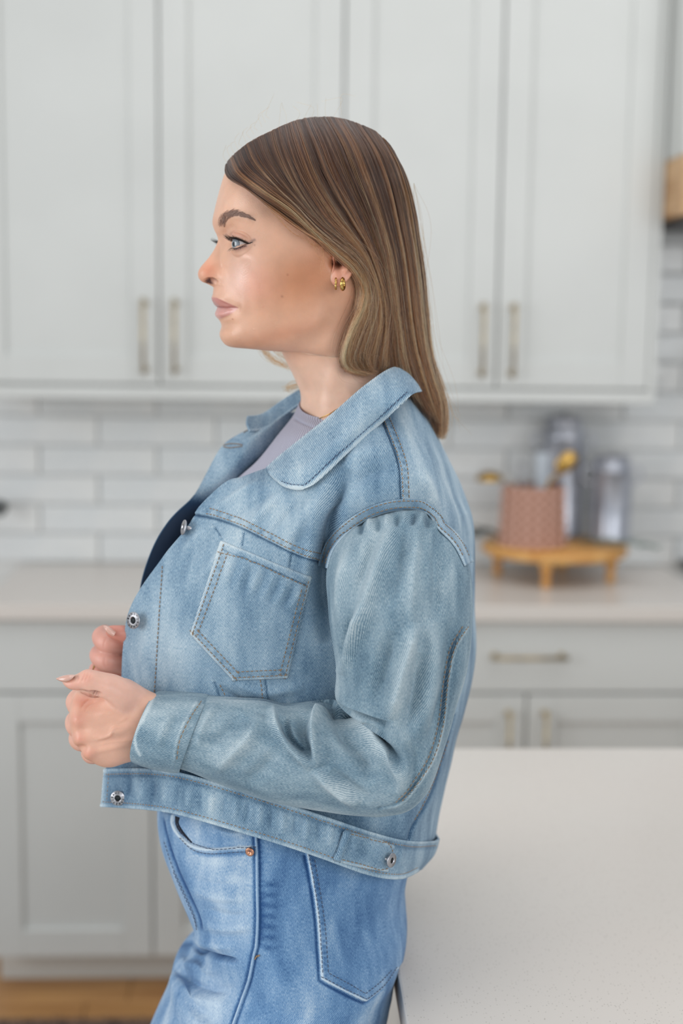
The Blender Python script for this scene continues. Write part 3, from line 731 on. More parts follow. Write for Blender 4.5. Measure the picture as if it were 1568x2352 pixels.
# skin tones: complexion, make-up, painted cheek highlight, painted jaw and recess shade
px_, py_ = hpx()
base_c = np.array(rgb(224, 176, 148)[:3]); tone = np.tile(base_c, (NR, NCOL, 1)); matte = np.full((NR, NCOL), .42)
def tint(mask, col, k=1.):
    global tone
    m = np.clip(mask*k, 0, 1)[..., None]; tone = tone*(1-m)+np.array(rgb(*col)[:3])*m
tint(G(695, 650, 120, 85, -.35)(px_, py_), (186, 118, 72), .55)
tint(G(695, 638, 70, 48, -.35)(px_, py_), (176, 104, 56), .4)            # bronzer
tint(G(555, 630, 38, 62, .45)(px_, py_), (232, 194, 178), .6)  # cheek highlight painted paler into the skin
tint(G(640, 770, 110, 22, -.25)(px_, py_), (178, 110, 76), .5)  # shade along the jaw painted into the skin
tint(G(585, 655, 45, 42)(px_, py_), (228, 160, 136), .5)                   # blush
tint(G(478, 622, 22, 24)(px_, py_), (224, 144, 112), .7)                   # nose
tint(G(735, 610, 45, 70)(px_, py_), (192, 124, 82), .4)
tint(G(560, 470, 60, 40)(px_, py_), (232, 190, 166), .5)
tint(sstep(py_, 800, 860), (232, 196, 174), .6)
tint(G(545, 541, 24, 9, .15)(px_, py_), (186, 132, 118), .5)               # eye shadow
tint(LN([(535, 573), (547, 572), (560, 566), (571, 561)], 5)(px_, py_), (138, 98, 100), .55)
tint(LN([(559, 556), (570, 557.5), (582, 552), (588, 549)], 3.2, .1)(px_, py_), (110, 78, 76), .6)
LIPU = [(484, 682), (497, 683.5), (515.7, 692), (537, 702), (547, 707), (537, 708.5), (524, 709.5), (512, 708.5), (499, 705.5), (487, 696), (484, 688)]
LIPL = [(499, 704.5), (512, 707.5), (524, 708.5), (537, 707.5), (547, 708), (537, 716.5), (521, 726), (508, 731.5), (500, 732.5), (493, 726), (493, 714)]
for LP, cc in ((LIPU, (196, 134, 126)), (LIPL, (214, 158, 150))):
    m = 1-sstep(sdist(px_, py_, LP), -1.2, 1.4); tint(m, cc, .92); matte = matte*(1-m)+.27*m
tint(G(775, 604, 12, 12)(px_, py_), (120, 60, 40), .75)  # shade of the ear hollow painted onto the head
tint(G(497, 705, 60, 2.0)(px_, py_)*(1-sstep(sdist(px_, py_, LIPU), 0, 2)), (140, 72, 68), .7)
tint(np.exp(-(np.maximum(sdist(px_, py_, [(471, 645), (478, 640.5), (489, 640.5), (497, 645.5), (493, 650), (482, 650.5), (474, 648.5)]), 0)/1.5)**2), (70, 22, 18), .97)  # nostril shade painted in dark red
for (x_, y_, s_) in ((647.5, 681, 2.4), (792, 853, 2.6), (744.5, 577, 2.2), (660, 631, 2.2), (584.5, 563, 1.8), (534, 733, 1.6)):
    tint(G(x_, y_, s_)(px_, py_), (140, 84, 62), .6)
browp = [(508, 522), (511, 508), (518, 499), (530, 492.5), (543, 491.5), (556, 494.5), (568, 498), (582, 504)]
tint(LN(browp, 6, .1)(px_, py_), (146, 108, 94), .5)
matte -= .19*G(563, 622, 15, 50, .5)(px_, py_)+.08*G(512, 450, 22, 40)(px_, py_)+.08*G(520, 755, 14, 22)(px_, py_)
# close both halves
far = Vh[:, NCOL-2:0:-1].copy(); far[..., 1] *= -1
Vfull = np.concatenate([Vh, far], 1); CT = Vfull.shape[1]
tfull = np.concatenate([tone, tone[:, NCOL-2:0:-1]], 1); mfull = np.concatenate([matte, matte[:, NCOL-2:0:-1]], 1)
Vw = to_world(Vfull).reshape(-1, 3)
top = Vw[:CT].mean(0); Qh = grid_faces(NR, CT, True)
HEADV, HEADQ = Vw, Qh
SKINP = [(Vw, [Qh], tfull.reshape(-1, 3), mfull.ravel())]
bvh_head = BVHTree.FromPolygons([tuple(v) for v in Vw.tolist()], [tuple(q) for q in Qh.tolist()])
def cast(px, py, tree, push=0.):
    d = fw*F+RT*(px-W/2)-UP*(py-H/2); d /= np.linalg.norm(d)
    loc, nrm, idx, dist = tree.ray_cast(Vector(CAM), Vector(d), 5.0)
    if loc is None: return None, None
    n = np.array(nrm);
    if n@d > 0: n = -n
    return np.array(loc)+n*push, n

# ear ------------------------------------------------------------------
EO = np.array([(772, 577), (775, 552), (786, 535), (804, 528), (820, 538), (827, 560), (826, 585), (820, 608), (811, 627), (800, 643), (788, 654), (774, 657), (762, 652), (757, 640), (762, 620), (765, 605), (763, 590)], float)
ec = np.array([790., 592.])
na, nr_ = 96, 44
ol = spline(np.vstack([EO, EO[:1]]), na+1)[:-1]
rr2 = np.linspace(0, 1, nr_)
ex = ec[0]+(ol[None, :, 0]-ec[0])*rr2[:, None]; ey = ec[1]+(ol[None, :, 1]-ec[1])*rr2[:, None]
RRm = np.repeat(rr2[:, None], na, 1)
upm = sstep(-ey, -640, -600)
hgt = .0035*np.exp(-((RRm-.90)/.09)**2)*upm-.012*np.exp(-(((ex-777)/11)**2+((ey-604)/12)**2))+.0028*np.exp(-((RRm-.60)/.11)**2)*upm*(ex > 785)
hgt += .0018*np.exp(-(((ex-765)/6)**2+((ey-592)/10)**2))+.0015*np.exp(-(((ex-790)/7)**2+((ey-617)/5)**2))+.002*np.exp(-(((ex-777)/14)**2+((ey-642)/12)**2))
hgt -= .003*np.clip((RRm-.93)/.07, 0, 1)**2
lat = .0690+.00007*(ex-760)+hgt-.004*sstep(-(ex-775), 0, 18)
Le = at_lat(ex, ey, lat)
back = Le[-1:].copy(); backs = []
for k, (inw, sc_) in enumerate(((.003, 1.0), (.008, .93), (.02, .7))):
    b2 = Le[-1:].copy(); cxm = Le[-1].mean(0); b2[..., 0] = cxm[0]+(b2[..., 0]-cxm[0])*sc_; b2[..., 2] = cxm[2]+(b2[..., 2]-cxm[2])*sc_; b2[..., 1] += inw; backs.append(b2)
Le = np.concatenate([Le]+backs, 0)
for sgn in (1, -1):
    L2 = Le.copy(); L2[..., 1] *= sgn; Ve = to_world(L2).reshape(-1, 3)
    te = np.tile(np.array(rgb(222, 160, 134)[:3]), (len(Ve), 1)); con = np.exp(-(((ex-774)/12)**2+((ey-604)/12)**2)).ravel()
    te[:len(con)] = te[:len(con)]*(1-.7*con[:, None])+np.array(rgb(140, 72, 48)[:3])*.7*con[:, None]  # concha darkened, its shade painted into the ear colour
    Qe = grid_faces(Le.shape[0], na, True); Qe = Qe if sgn > 0 else Qe[:, ::-1]
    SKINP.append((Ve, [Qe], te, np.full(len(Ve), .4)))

# eyes ------------------------------------------------------------------
M_eye = bpy.data.materials.new('eyeball'); M_eye.use_nodes = True
def eye_nodes(m):
    b = m.node_tree.nodes['Principled BSDF']; at = nd(m, 'ShaderNodeAttribute', attribute_name='tone'); lk(m, at.outputs['Color'], b.inputs['Base Color'])
    b.inputs['Roughness'].default_value = .08; b.inputs['Coat Weight'].default_value = 1.; b.inputs['Coat Roughness'].default_value = .02
eye_nodes(M_eye)
def make_eye(sgn):
    c = EC*np.array([1, sgn, 1]); g = np.array([-cos(radians(30)), -sin(radians(30)), -.04])   # gaze in local frame (towards the camera side)
    g /= np.linalg.norm(g); n1 = np.cross(g, (0, 0, 1)); n1 /= np.linalg.norm(n1); n2 = np.cross(n1, g)
    nu, nv = 110, 96; th = np.linspace(0, pi, nu)**1.0; ph = np.linspace(0, 2*pi, nv, endpoint=False)
    T, Ph = np.meshgrid(th, ph, indexing='ij'); ang = np.degrees(T)
    r = ER+.0011*np.exp(-(ang/24)**4)
    V = c+r[..., None]*(np.cos(T)[..., None]*g+np.sin(T)[..., None]*(np.cos(Ph)[..., None]*n1+np.sin(Ph)[..., None]*n2))
    rs = np.random.RandomState(2); ray = rs.rand(nv); ray = .5+.5*np.convolve(np.r_[ray[-3:], ray, ray[:3]], np.ones(3)/3, 'same')[3:-3]
    col = np.tile(np.array(rgb(206, 194, 190)[:3]), (nu, nv, 1))
    blue = np.array(rgb(128, 136, 142)[:3]); deep = np.array(rgb(52, 64, 78)[:3]); pup = np.array(rgb(8, 9, 12)[:3])
    ir = (1-sstep(ang, 27, 29.5))[..., None]; c1 = blue*(.55+.75*ray[None, :, None]); lim = sstep(ang, 22.5, 28)[..., None]
    c1 = c1*(1-lim)+deep*lim; col = col*(1-ir)+c1*ir; pp = (1-sstep(ang, 9, 10.5))[..., None]; col = col*(1-pp)+pup*pp
    o = mesh_np('eye', to_world(V).reshape(-1, 3), grid_faces(nu, nv, True), M_eye); set_col(o, 'tone', np.clip(col.reshape(-1, 3), 0, 1)); own(o); return o
make_eye(1); make_eye(-1)

# hairs as curves ---------------------------------------------------------
def hair_obj(name, P3, rad, mat_, parent=None, tintv=None):
    """P3 (n, k, 3) world points"""
    n, k, _ = P3.shape; hc = bpy.data.hair_curves.new(name); hc.add_curves([k]*n)
    hc.attributes['position'].data.foreach_set('vector', np.asarray(P3, np.float32).ravel()) if 'position' in hc.attributes else hc.points.foreach_set('position', np.asarray(P3, np.float32).ravel())
    ra = hc.attributes.get('radius') or hc.attributes.new('radius', 'FLOAT', 'POINT')
    ra.data.foreach_set('value', np.broadcast_to(np.asarray(rad, np.float32), (n, k)).astype(np.float32).ravel())
    if tintv is not None:
        a = hc.attributes.new('tint', 'FLOAT', 'POINT'); a.data.foreach_set('value', np.broadcast_to(tintv, (n, k)).astype(np.float32).ravel())
    hc.materials.append(mat_)
    o = bpy.data.objects.new(name, hc); COL.objects.link(o); own(o, parent); return o
M_lash = mat('lash', rgb(22, 16, 16), .5)
M_brow = mat('brow_hair', rgb(140, 112, 100), .6)
rs = np.random.RandomState(11)
# lashes
def lashes(edge, n, ln, dirs, curl, lat=.0335):
    e = spline(np.array(edge, float), n); out = []
    for i, (x, y) in enumerate(e):
        p, nr = cast(x, y, bvh_head)
        if p is None: continue
        L0 = to_local(p)-EC; L0 = EC+L0/np.linalg.norm(L0)*(ER+.0012)
        f = i/(n-1); d = np.array(dirs[0])*(1-f)+np.array(dirs[1])*f; d = d+rs.normal(0, .08, 3); d /= np.linalg.norm(d)
        t = np.linspace(0, 1, 7)[:, None]; l = ln*(.8+.4*rs.rand())*(1-.25*f)
        out.append(L0+d*l*t+np.array([0, 0, curl])*l*t**2)
    return np.array(out)
up_ = lashes([(528, 553), (533, 550.6), (540, 550), (548, 551.4), (556, 554), (564, 557.5), (572, 559)], 130, .0085, ((-.93, -.25, -.10), (-.35, -.85, -.12)), .42)
lo_ = lashes([(532, 569), (540, 569.8), (548, 567.8), (557, 564), (566, 561)], 45, .0048, ((-.75, -.4, -.45), (-.2, -.8, -.5)), -.15)
allL = np.concatenate([up_, lo_]); mir = allL.copy(); mir[..., 1] *= -1
hair_obj('eyelashes', to_world(np.concatenate([allL, mir])), np.linspace(.00016, .00003, 7)[None], M_lash)
# lash line
ln_pts = []
for x, y in spline(np.array([(528, 552.5), (533, 550.2), (540, 549.6), (548, 551), (556, 553.6), (564, 557), (572, 558.8), (580, 556)]), 40):
    p, _ = cast(x, y, bvh_head)
    L0 = to_local(p)-EC; r0 = np.linalg.norm(L0); ln_pts.append(EC+L0/r0*max(ER+.0013, min(r0, ER+.004)))
ln_pts = np.array(ln_pts); ln2 = ln_pts*np.array([1, -1, 1])
lw = .00085*np.sin(np.linspace(.35, pi-.15, 40))+.0001
ps = []
for a in (ln_pts, ln2):
    V, Q, T = tube_arrays(to_world(a), lw, 8); ps.append((V, [list(q) for q in Q]+T))
lo_pts = []
for x, y in spline(np.array([(534, 570.3), (540, 570.5), (548, 568.2), (557, 564.6), (564, 561.4), (570, 560)]), 30):
    p, _ = cast(x, y, bvh_head); L0 = to_local(p)-EC; r0 = np.linalg.norm(L0); lo_pts.append(EC+L0/r0*max(ER+.0011, min(r0, ER+.003)))
V, Q, T = tube_arrays(to_world(np.array(lo_pts)), .00022, 6); ps.append((V, [list(q) for q in Q]+T))
for V, Q in ps: own(mesh_np('eyeliner', V, Q, M_lash))
# brows
bs = []; cen = spline(np.array(browp, float), 60)
for i in range(400):
    f = rs.rand()**.9; k = f*59; c = cen[int(k)]; wpx = np.interp(f, [0, .15, .45, .8, 1], [8.5, 9.5, 7, 3.2, 1.2])
    t_ = cen[min(59, int(k)+1)]-cen[max(0, int(k)-1)]; t_ /= np.linalg.norm(t_)+1e-9; nn = np.array([-t_[1], t_[0]])
    o_ = rs.uniform(-1, 1)*wpx; x, y = c+nn*o_
    upd = np.array([.25, -1.0])*(1-f)**.8+t_*(.35+1.2*f); upd -= nn*o_/wpx*(-.0); upd /= np.linalg.norm(upd); ln = rs.uniform(7, 13)*(1-.35*f)
    pp = []
    for q in np.linspace(0, 1, 5):
        xx, yy = x+upd[0]*ln*q+t_[0]*3*q*q, y+upd[1]*ln*q+t_[1]*3*q*q
        p, nr = cast(xx, yy, bvh_head, .0001+.0009*q*(1-q)*2)
        if p is None or xx > 588: pp = None; break
        pp.append(to_local(p))
    if pp is not None and abs(pp[0][1]) > .006: bs.append(pp)
bs = np.array(bs); mir = bs*np.array([1, -1, 1])
hair_obj('eyebrows', to_world(np.concatenate([bs, mir])), np.array([.00011, .00011, .0001, .00008, .00003])[None], M_brow)
# ------------------------------------------------------------------ hair
GUIDES = [
 [(517, 378), (519, 405), (559, 429), (622, 479), (681, 521), (729, 549), (775, 572), (812, 604), (838, 650), (850, 710), (852, 780), (850, 845)],
 [(525, 365), (541, 400), (598, 443), (660, 483), (712, 530), (757, 573), (808, 617), (836, 662), (834, 700), (808, 757), (792, 810), (800, 845), (846, 862)],
 [(545, 346), (563, 385), (618, 433), (675, 478), (722, 526), (767, 567), (817, 608), (845, 662), (841, 710), (818, 765), (803, 815), (814, 848), (858, 858)],
 [(580, 320), (600, 368), (640, 422), (687, 472), (730, 519), (778, 560), (826, 603), (855, 662), (854, 715), (834, 775), (818, 825), (832, 850), (872, 856)],
 [(640, 291), (652, 340), (675, 398), (705, 452), (745, 508), (793, 553), (840, 606), (865, 668), (867, 730), (852, 790), (843, 830), (858, 850)],
 [(690, 272), (712, 330), (738, 396), (770, 456), (806, 514), (840, 566), (866, 628), (881, 690), (884, 750), (874, 810), (868, 850)],
 [(745, 266), (780, 328), (808, 396), (838, 466), (864, 536), (884, 608), (897, 680), (906, 750), (912, 820), (924, 880)],
 [(790, 272), (830, 338), (860, 416), (886, 496), (906, 576), (919, 660), (928, 740), (940, 820), (962, 890), (990, 952)],
 [(830, 285), (872, 350), (902, 428), (922, 516), (938, 606), (949, 700), (960, 780), (976, 850), (998, 920), (1014, 975)],
 [(865, 302), (904, 368), (930, 448), (947, 538), (960, 628), (969, 710), (978, 790), (993, 860), (1014, 930), (1018, 1000)],
 [(890, 325), (924, 388), (948, 468), (963, 558), (975, 640), (982, 720), (989, 790), (1004, 860), (1024, 930), (1024, 1008)],
 [(905, 345), (937, 412), (957, 490), (971, 578), (980, 660), (986, 730), (992, 800), (1009, 865), (1030, 938), (1031, 990)],
]
XRs = np.array([(265, 715), (290, 840), (345, 908), (415, 940), (490, 960), (580, 975), (660, 983), (730, 989), (800, 995), (865, 1012), (940, 1034), (1010, 1036)], float)
NK_ = 40
GL = []
for g in GUIDES:
    c = spline(np.array(g, float), NK_); dd = hsurf(c[:, 0], c[:, 1]); dd = np.maximum(dd, .002)
    k = np.array([.25, .5, .25])
    for _ in range(4): dd[1:-1] = .25*dd[:-2]+.5*dd[1:-1]+.25*dd[2:]
    GL.append(at_lat(c[:, 0], c[:, 1], dd))
GL = np.array(GL)                              # (guides, points, 3) local
def gi(g):                                     # interpolate guide rows
    return crow(GL, np.asarray(g, float))
# front guides tuck closer to the head over the ear
M_hair = bpy.data.materials.new('hair'); M_hair.use_nodes = True
def hair_nodes(m):
    nt_ = m.node_tree; b = nt_.nodes['Principled BSDF']; nt_.nodes.remove(b); out = nt_.nodes['Material Output']
    h = nd(m, 'ShaderNodeBsdfHairPrincipled'); h.parametrization = 'COLOR'; h.inputs['Roughness'].default_value = .28; h.inputs['Radial Roughness'].default_value = .55
    at = nd(m, 'ShaderNodeAttribute', attribute_name='tint'); r = nd(m, 'ShaderNodeValToRGB'); e = r.color_ramp.elements
    e[0].position = 0; e[0].color = rgb(34, 20, 14); e[1].position = 1; e[1].color = rgb(234, 168, 112)
    a = e.new(.3); a.color = rgb(80, 46, 26); a = e.new(.6); a.color = rgb(160, 98, 58)
    lk(m, at.outputs['Fac'], r.inputs[0]); lk(m, r.outputs[0], h.inputs['Color']); lk(m, h.outputs[0], out.inputs['Surface'])
hair_nodes(M_hair)
M_scalp = mat('hair_under', rgb(66, 47, 34), .7)
rs = np.random.RandomState(5)
ncl = 420
cg = np.sort(rs.uniform(0, 11, ncl)); ctint = np.clip(rs.normal(-.04, .17, ncl)+np.where(rs.rand(ncl) < .30, .55, 0), -.35, .75)
cw = rs.uniform(.02, .07, ncl); cdep = rs.gamma(1.4, .0022, ncl)
def strands(n, side=1, seed=0):
    r = np.random.RandomState(seed); ci = r.randint(0, ncl, n); g = np.clip(cg[ci]+r.normal(0, .05, n), 0, 11)
    base = gi(g)                               # n,k,3
    t = np.linspace(0, 1, NK_)[None, :]
    # clump pull toward the tip
    cb = gi(np.clip(cg[ci], 0, 11)); pull = (.15+.55*t**1.5)[..., None]*r.uniform(.3, 1, n)[:, None, None]; base = base*(1-pull)+cb*pull
    # layering: push strands inward, perpendicular-ish to the shell
    cen = np.array([GL[..., 0].mean(), 0, 0]); rad = base.copy(); rad[..., 0] -= to_local(P(715, 500, YS))[0]; rad[..., 2] -= to_local(P(715, 500, YS))[2]; rad[..., 2] *= np.where(rad[..., 2] > 0, 1, 0.)
    rad[..., 0] *= .6
    rad /= np.linalg.norm(rad, axis=-1, keepdims=True)+1e-9
    inw = (cdep[ci][:, None]+r.gamma(1.3, .0016, n)[:, None])*(.25+.75*np.minimum(1, t*3))
    base = base-rad*inw[..., None]
    ph = r.uniform(0, 2*pi, (n, 3)); fr_ = r.uniform(1.5, 4, (n, 3)); am = r.gamma(1.5, .0005, (n, 3))*1.0
    base += np.sin(ph[:, None, :]+fr_[:, None, :]*2*pi*t[..., None])*am[:, None, :]*(t*(1.2))[..., None]
    ln = r.uniform(.86, 1.03, n)
    idx = np.clip(t*ln[:, None], 0, 1)*(NK_-1); i0 = np.clip(idx.astype(int), 0, NK_-2); f = (idx-i0)[..., None]; ar = np.arange(n)[:, None]
    base = base[ar, i0]*(1-f)+base[ar, i0+1]*f
    cphase = np.sin(cg[ci]*9+1)[:, None]
    root = -.02+.50*np.clip(t*1.4, 0, 1)**.9
    front = .20*np.clip(1-g/5, 0, 1)[:, None]*np.clip(t*4, 0, 1)
    tn = np.clip(root+front+ctint[ci][:, None]*(.35+.65*np.minimum(1, t*2.5))+r.normal(0, .15, n)[:, None]-inw*42, 0, 1)
    if side < 0:
        base = base*np.array([1, -1, 1]); base[..., 0] += .013*np.exp(-(t/.3)**2)*np.clip(1-g/4, 0, 1)[:, None]
    return base, tn
B1, T1 = strands(15000, 1, 1); B2, T2 = strands(6000, -1, 2)
# flyaways
fb, ft = strands(170, 1, 7); t = np.linspace(0, 1, NK_)[None, :, None]
r = np.random.RandomState(8); fb = fb+r.normal(0, .006, (170, 1, 3))*t**1.2*1.3+np.array([0, -.002, .003])*np.sin(t*pi)
rad = .00010*np.ones((1, NK_)); rad[0, -6:] *= np.linspace(1, .3, 6)
hair = hair_obj('hair', to_world(np.concatenate([B1, B2])), rad, M_hair, None, np.concatenate([T1, T2]))
wisps = [
 [(742, 556, 74), (752, 575, 75), (765, 590, 76), (770, 600, 76)], [(735, 552, 73), (742, 590, 74), (737, 625, 74)],
 [(715, 548, 72), (725, 565, 74), (733, 590, 74), (745, 602, 74)], [(700, 540, 70), (715, 560, 73), (740, 565, 75)],
 [(610, 470, 60), (640, 500, 64), (670, 530, 68), (700, 548, 70)]]
fw_ = []
for w_ in wisps:
    for k in range(7):
        c = spline(np.array([(a+r.normal(0, 3), b+r.normal(0, 3), d) for a, b, d in w_]), NK_); fw_.append(at_lat(c[:, 0], c[:, 1], c[:, 2]/1000))
tops = [[(640+i*18, 290-i*3.2, 2), (640+i*18+r.normal(0, 14), 268-i*2.5-r.gamma(2, 5), 2), (655+i*18+r.normal(0, 30), 255-i*1.5-r.gamma(2, 6), 0)] for i in range(9)]
tops += [[(520+i*9, 372-i*9, 2), (512+i*9, 355-i*9+r.normal(0, 5), 0), (520+i*10, 338-i*9+r.normal(0, 8), -5)] for i in range(12)]
tops += [[(950, 420, 20), (965+r.normal(0, 8), 520, 10), (985+r.normal(0, 8), 700, 5), (1000+r.normal(0, 10), 850, 5)] for i in range(8)]
tops += [[(1000, 830, 20), (1025, 900, 20), (1042+r.normal(0, 9), 950, 15), (1060+r.normal(0, 18), 985+r.normal(0, 12), 10)] for i in range(8)]
for w_ in tops:
    c = spline(np.array(w_, float), NK_); fw_.append(at_lat(c[:, 0], c[:, 1], c[:, 2]/1000))
# locks from the far side that show under the chin
under = [[(700, 760, -60), (640, 772, -60), (600, 790, -62), (615, 820, -60), (665, 848, -50)], [(700, 790, -58), (640, 795, -60), (608, 800, -60), (630, 826, -58), (672, 845, -50)],
         [(720, 800, -52), (650, 780, -60), (622, 790, -60), (645, 815, -56), (672, 832, -50)], [(740, 880, -50), (700, 880, -52), (665, 885, -56), (660, 893, -58), (690, 886, -50)]]
for w_ in under:
    for k in range(30):
        c = spline(np.array([(a+r.normal(0, 5), b+r.normal(0, 5), d+r.normal(0, 4)) for a, b, d in w_]), NK_); fw_.append(at_lat(c[:, 0], c[:, 1], c[:, 2]/1000))
fw_ = np.array(fw_); FB = np.concatenate([fb, fw_]); FT = np.concatenate([ft, np.full((len(fw_), NK_), .55)])
hair_obj('loose_hairs', to_world(FB), rad*.8, M_hair, hair, FT)
# the mass under the strands
gg = np.linspace(0, 11, 110); bs_ = gi(gg); cref = to_local(P(715, 500, YS))
radv = bs_-cref; radv[..., 1] = bs_[..., 1]; radv[..., 2] *= np.where(radv[..., 2] > 0, 1, 0.); radv[..., 0] *= .6; radv /= np.linalg.norm(radv, axis=-1, keepdims=True)
tt_ = np.linspace(0, 1, NK_); dep = np.interp(tt_, [0, .06, .2, 1], [.001, .005, .0085, .011])
bs_ = bs_-radv*dep[None, :, None]
endc = int(NK_*.94); bs_ = bs_[:, :endc]
mir = bs_*np.array([1, -1, 1]); mir[..., 0] += .013*np.exp(-(tt_[None, :endc]/.3)**2)*np.clip(1-gg/4, 0, 1)[:, None]; farb = mir.copy(); mir = mir[::-1]
shell = np.concatenate([bs_, mir], 0)          # near front -> near back -> far back -> far front
own(mesh_np('hair_under_layer', to_world(shell).reshape(-1, 3), grid_faces(shell.shape[0], endc), M_scalp), hair)
cap = np.stack([bs_[:, 0], farb[:, 0]], 1)
own(mesh_np('hair_parting', to_world(cap).reshape(-1, 3), grid_faces(len(cap), 2), M_scalp), hair)

# earrings
M_gold2 = mat('gold', rgb(214, 176, 104), .18, 1.)
def hoop(px, py, lat, r1, r2, tilt, lab, twist=False):
    c = at_lat(px, py, lat); a = np.linspace(0, 2*pi, 49)[:-1] if not twist else np.linspace(0, 2*pi, 49)[:-1]
    u = np.array([cos(tilt), sin(tilt), 0]); pth = c+np.cos(a)[:, None]*r1*u+np.sin(a)[:, None]*r1*np.array([0, 0, 1])
    rd = r2*(1+(.25*np.sin(a*9) if twist else .35*np.sin(-a)))
    pth = np.vstack([pth, pth[:1]]); V, Q, T = tube_arrays(to_world(pth), np.r_[rd, rd[0]], 14, False)
    o = mesh_np('earring', V, Q, M_gold2); own(o); o['label'] = lab; return o
hoop(787, 651, .0775, .0050, .0013, radians(62), 'smooth gold hoop earring, rear of the two')
hoop(771, 652, .0760, .0046, .0009, radians(75), 'thin twisted gold hoop earring, front of the two', True)
# ------------------------------------------------------------------ cloth tools
def denim(name, dark, mid, light, pitch=.00120, ang=45, soft=.38):
    m = bpy.data.materials.new(name); m.use_nodes = True; b = m.node_tree.nodes['Principled BSDF']
    uv = nd(m, 'ShaderNodeUVMap', uv_map='UVMap'); mp = nd(m, 'ShaderNodeMapping'); mp.inputs['Rotation'].default_value = (0, 0, radians(ang)); lk(m, uv.outputs[0], mp.inputs[0])
    sx_ = nd(m, 'ShaderNodeSeparateXYZ'); lk(m, mp.outputs[0], sx_.inputs[0])
    n0 = nd(m, 'ShaderNodeTexNoise'); n0.inputs['Scale'].default_value = 240; n0.inputs['Detail'].default_value = 1; lk(m, uv.outputs[0], n0.inputs['Vector'])
    mu = nd(m, 'ShaderNodeMath', operation='MULTIPLY'); mu.inputs[1].default_value = 2*pi/pitch; lk(m, sx_.outputs[0], mu.inputs[0])
    ad = nd(m, 'ShaderNodeMath', operation='MULTIPLY_ADD'); ad.inputs[1].default_value = 2.6; lk(m, n0.outputs['Fac'], ad.inputs[0]); lk(m, mu.outputs[0], ad.inputs[2])
    sn = nd(m, 'ShaderNodeMath', operation='SINE'); lk(m, ad.outputs[0], sn.inputs[0])
    # thread speckle: warp-wise streaks
    mp2 = nd(m, 'ShaderNodeMapping'); mp2.inputs['Scale'].default_value = (1900, 420, 1); lk(m, uv.outputs[0], mp2.inputs[0])
    n1 = nd(m, 'ShaderNodeTexNoise'); n1.inputs['Scale'].default_value = 1; n1.inputs['Detail'].default_value = 2; lk(m, mp2.outputs[0], n1.inputs['Vector'])
    mp3 = nd(m, 'ShaderNodeMapping'); mp3.inputs['Scale'].default_value = (26, 9, 1); lk(m, uv.outputs[0], mp3.inputs[0])
    n2 = nd(m, 'ShaderNodeTexNoise'); n2.inputs['Scale'].default_value = 1; n2.inputs['Detail'].default_value = 5; n2.inputs['Roughness'].default_value = .6; lk(m, mp3.outputs[0], n2.inputs['Vector'])
    wr = nd(m, 'ShaderNodeAttribute', attribute_name='wear')  # fading and wear, with some fold shade and highlight painted in
    # fac = .5 + soft*.5*sin*... + noise + wear
    a1 = nd(m, 'ShaderNodeMath', operation='MULTIPLY_ADD'); a1.inputs[1].default_value = soft*.5; a1.inputs[2].default_value = .42; lk(m, sn.outputs[0], a1.inputs[0])
    a2 = nd(m, 'ShaderNodeMath', operation='MULTIPLY_ADD'); a2.inputs[1].default_value = .9; lk(m, n1.outputs['Fac'], a2.inputs[0]); lk(m, a1.outputs[0], a2.inputs[2])
    a3 = nd(m, 'ShaderNodeMath', operation='MULTIPLY_ADD'); a3.inputs[1].default_value = 1.35; lk(m, n2.outputs['Fac'], a3.inputs[0]); lk(m, a2.outputs[0], a3.inputs[2])
    a4 = nd(m, 'ShaderNodeMath', operation='ADD'); lk(m, a3.outputs[0], a4.inputs[0]); lk(m, wr.outputs['Fac'], a4.inputs[1])
    a5 = nd(m, 'ShaderNodeMath', operation='SUBTRACT'); a5.inputs[1].default_value = 1.045; lk(m, a4.outputs[0], a5.inputs[0])
    r = nd(m, 'ShaderNodeValToRGB'); e = r.color_ramp.elements; e[0].position = .05; e[0].color = dark; e[1].position = .95; e[1].color = light
    x = e.new(.5); x.color = mid; lk(m, a5.outputs[0], r.inputs[0]); lk(m, r.outputs[0], b.inputs['Base Color'])
    b.inputs['Roughness'].default_value = .85; b.inputs['Specular IOR Level'].default_value = .2
    b.inputs['Sheen Weight'].default_value = .12; b.inputs['Sheen Roughness'].default_value = .5
    hh = nd(m, 'ShaderNodeMath', operation='ADD'); lk(m, sn.outputs[0], hh.inputs[0]); lk(m, n1.outputs['Fac'], hh.inputs[1])
    bp = nd(m, 'ShaderNodeBump'); bp.inputs['Strength'].default_value = .35; bp.inputs['Distance'].default_value = .00025; lk(m, hh.outputs[0], bp.inputs['Height']); lk(m, bp.outputs[0], b.inputs['Normal'])
    return m
D_dark, D_mid, D_light = rgb(48, 80, 110), rgb(130, 160, 182), rgb(206, 218, 222)
M_den = denim('jacket_denim', D_dark, D_mid, D_light, ang=33)
M_denS = denim('sleeve_denim', rgb(46, 72, 94), rgb(118, 146, 162), rgb(196, 208, 212), ang=-20, soft=.32)
M_jean = denim('jeans_denim', rgb(40, 80, 130), rgb(112, 152, 192), rgb(204, 220, 232), pitch=.0012, ang=50, soft=.25)
M_thread = mat('tan_thread', rgb(150, 122, 92), .7)
M_threadD = mat('navy_thread', rgb(74, 84, 108), .7)
M_metal = mat('antique_nickel', rgb(176, 176, 180), .35, 1.)
M_metald = mat('button_dark', rgb(30, 36, 40), .5, .4)

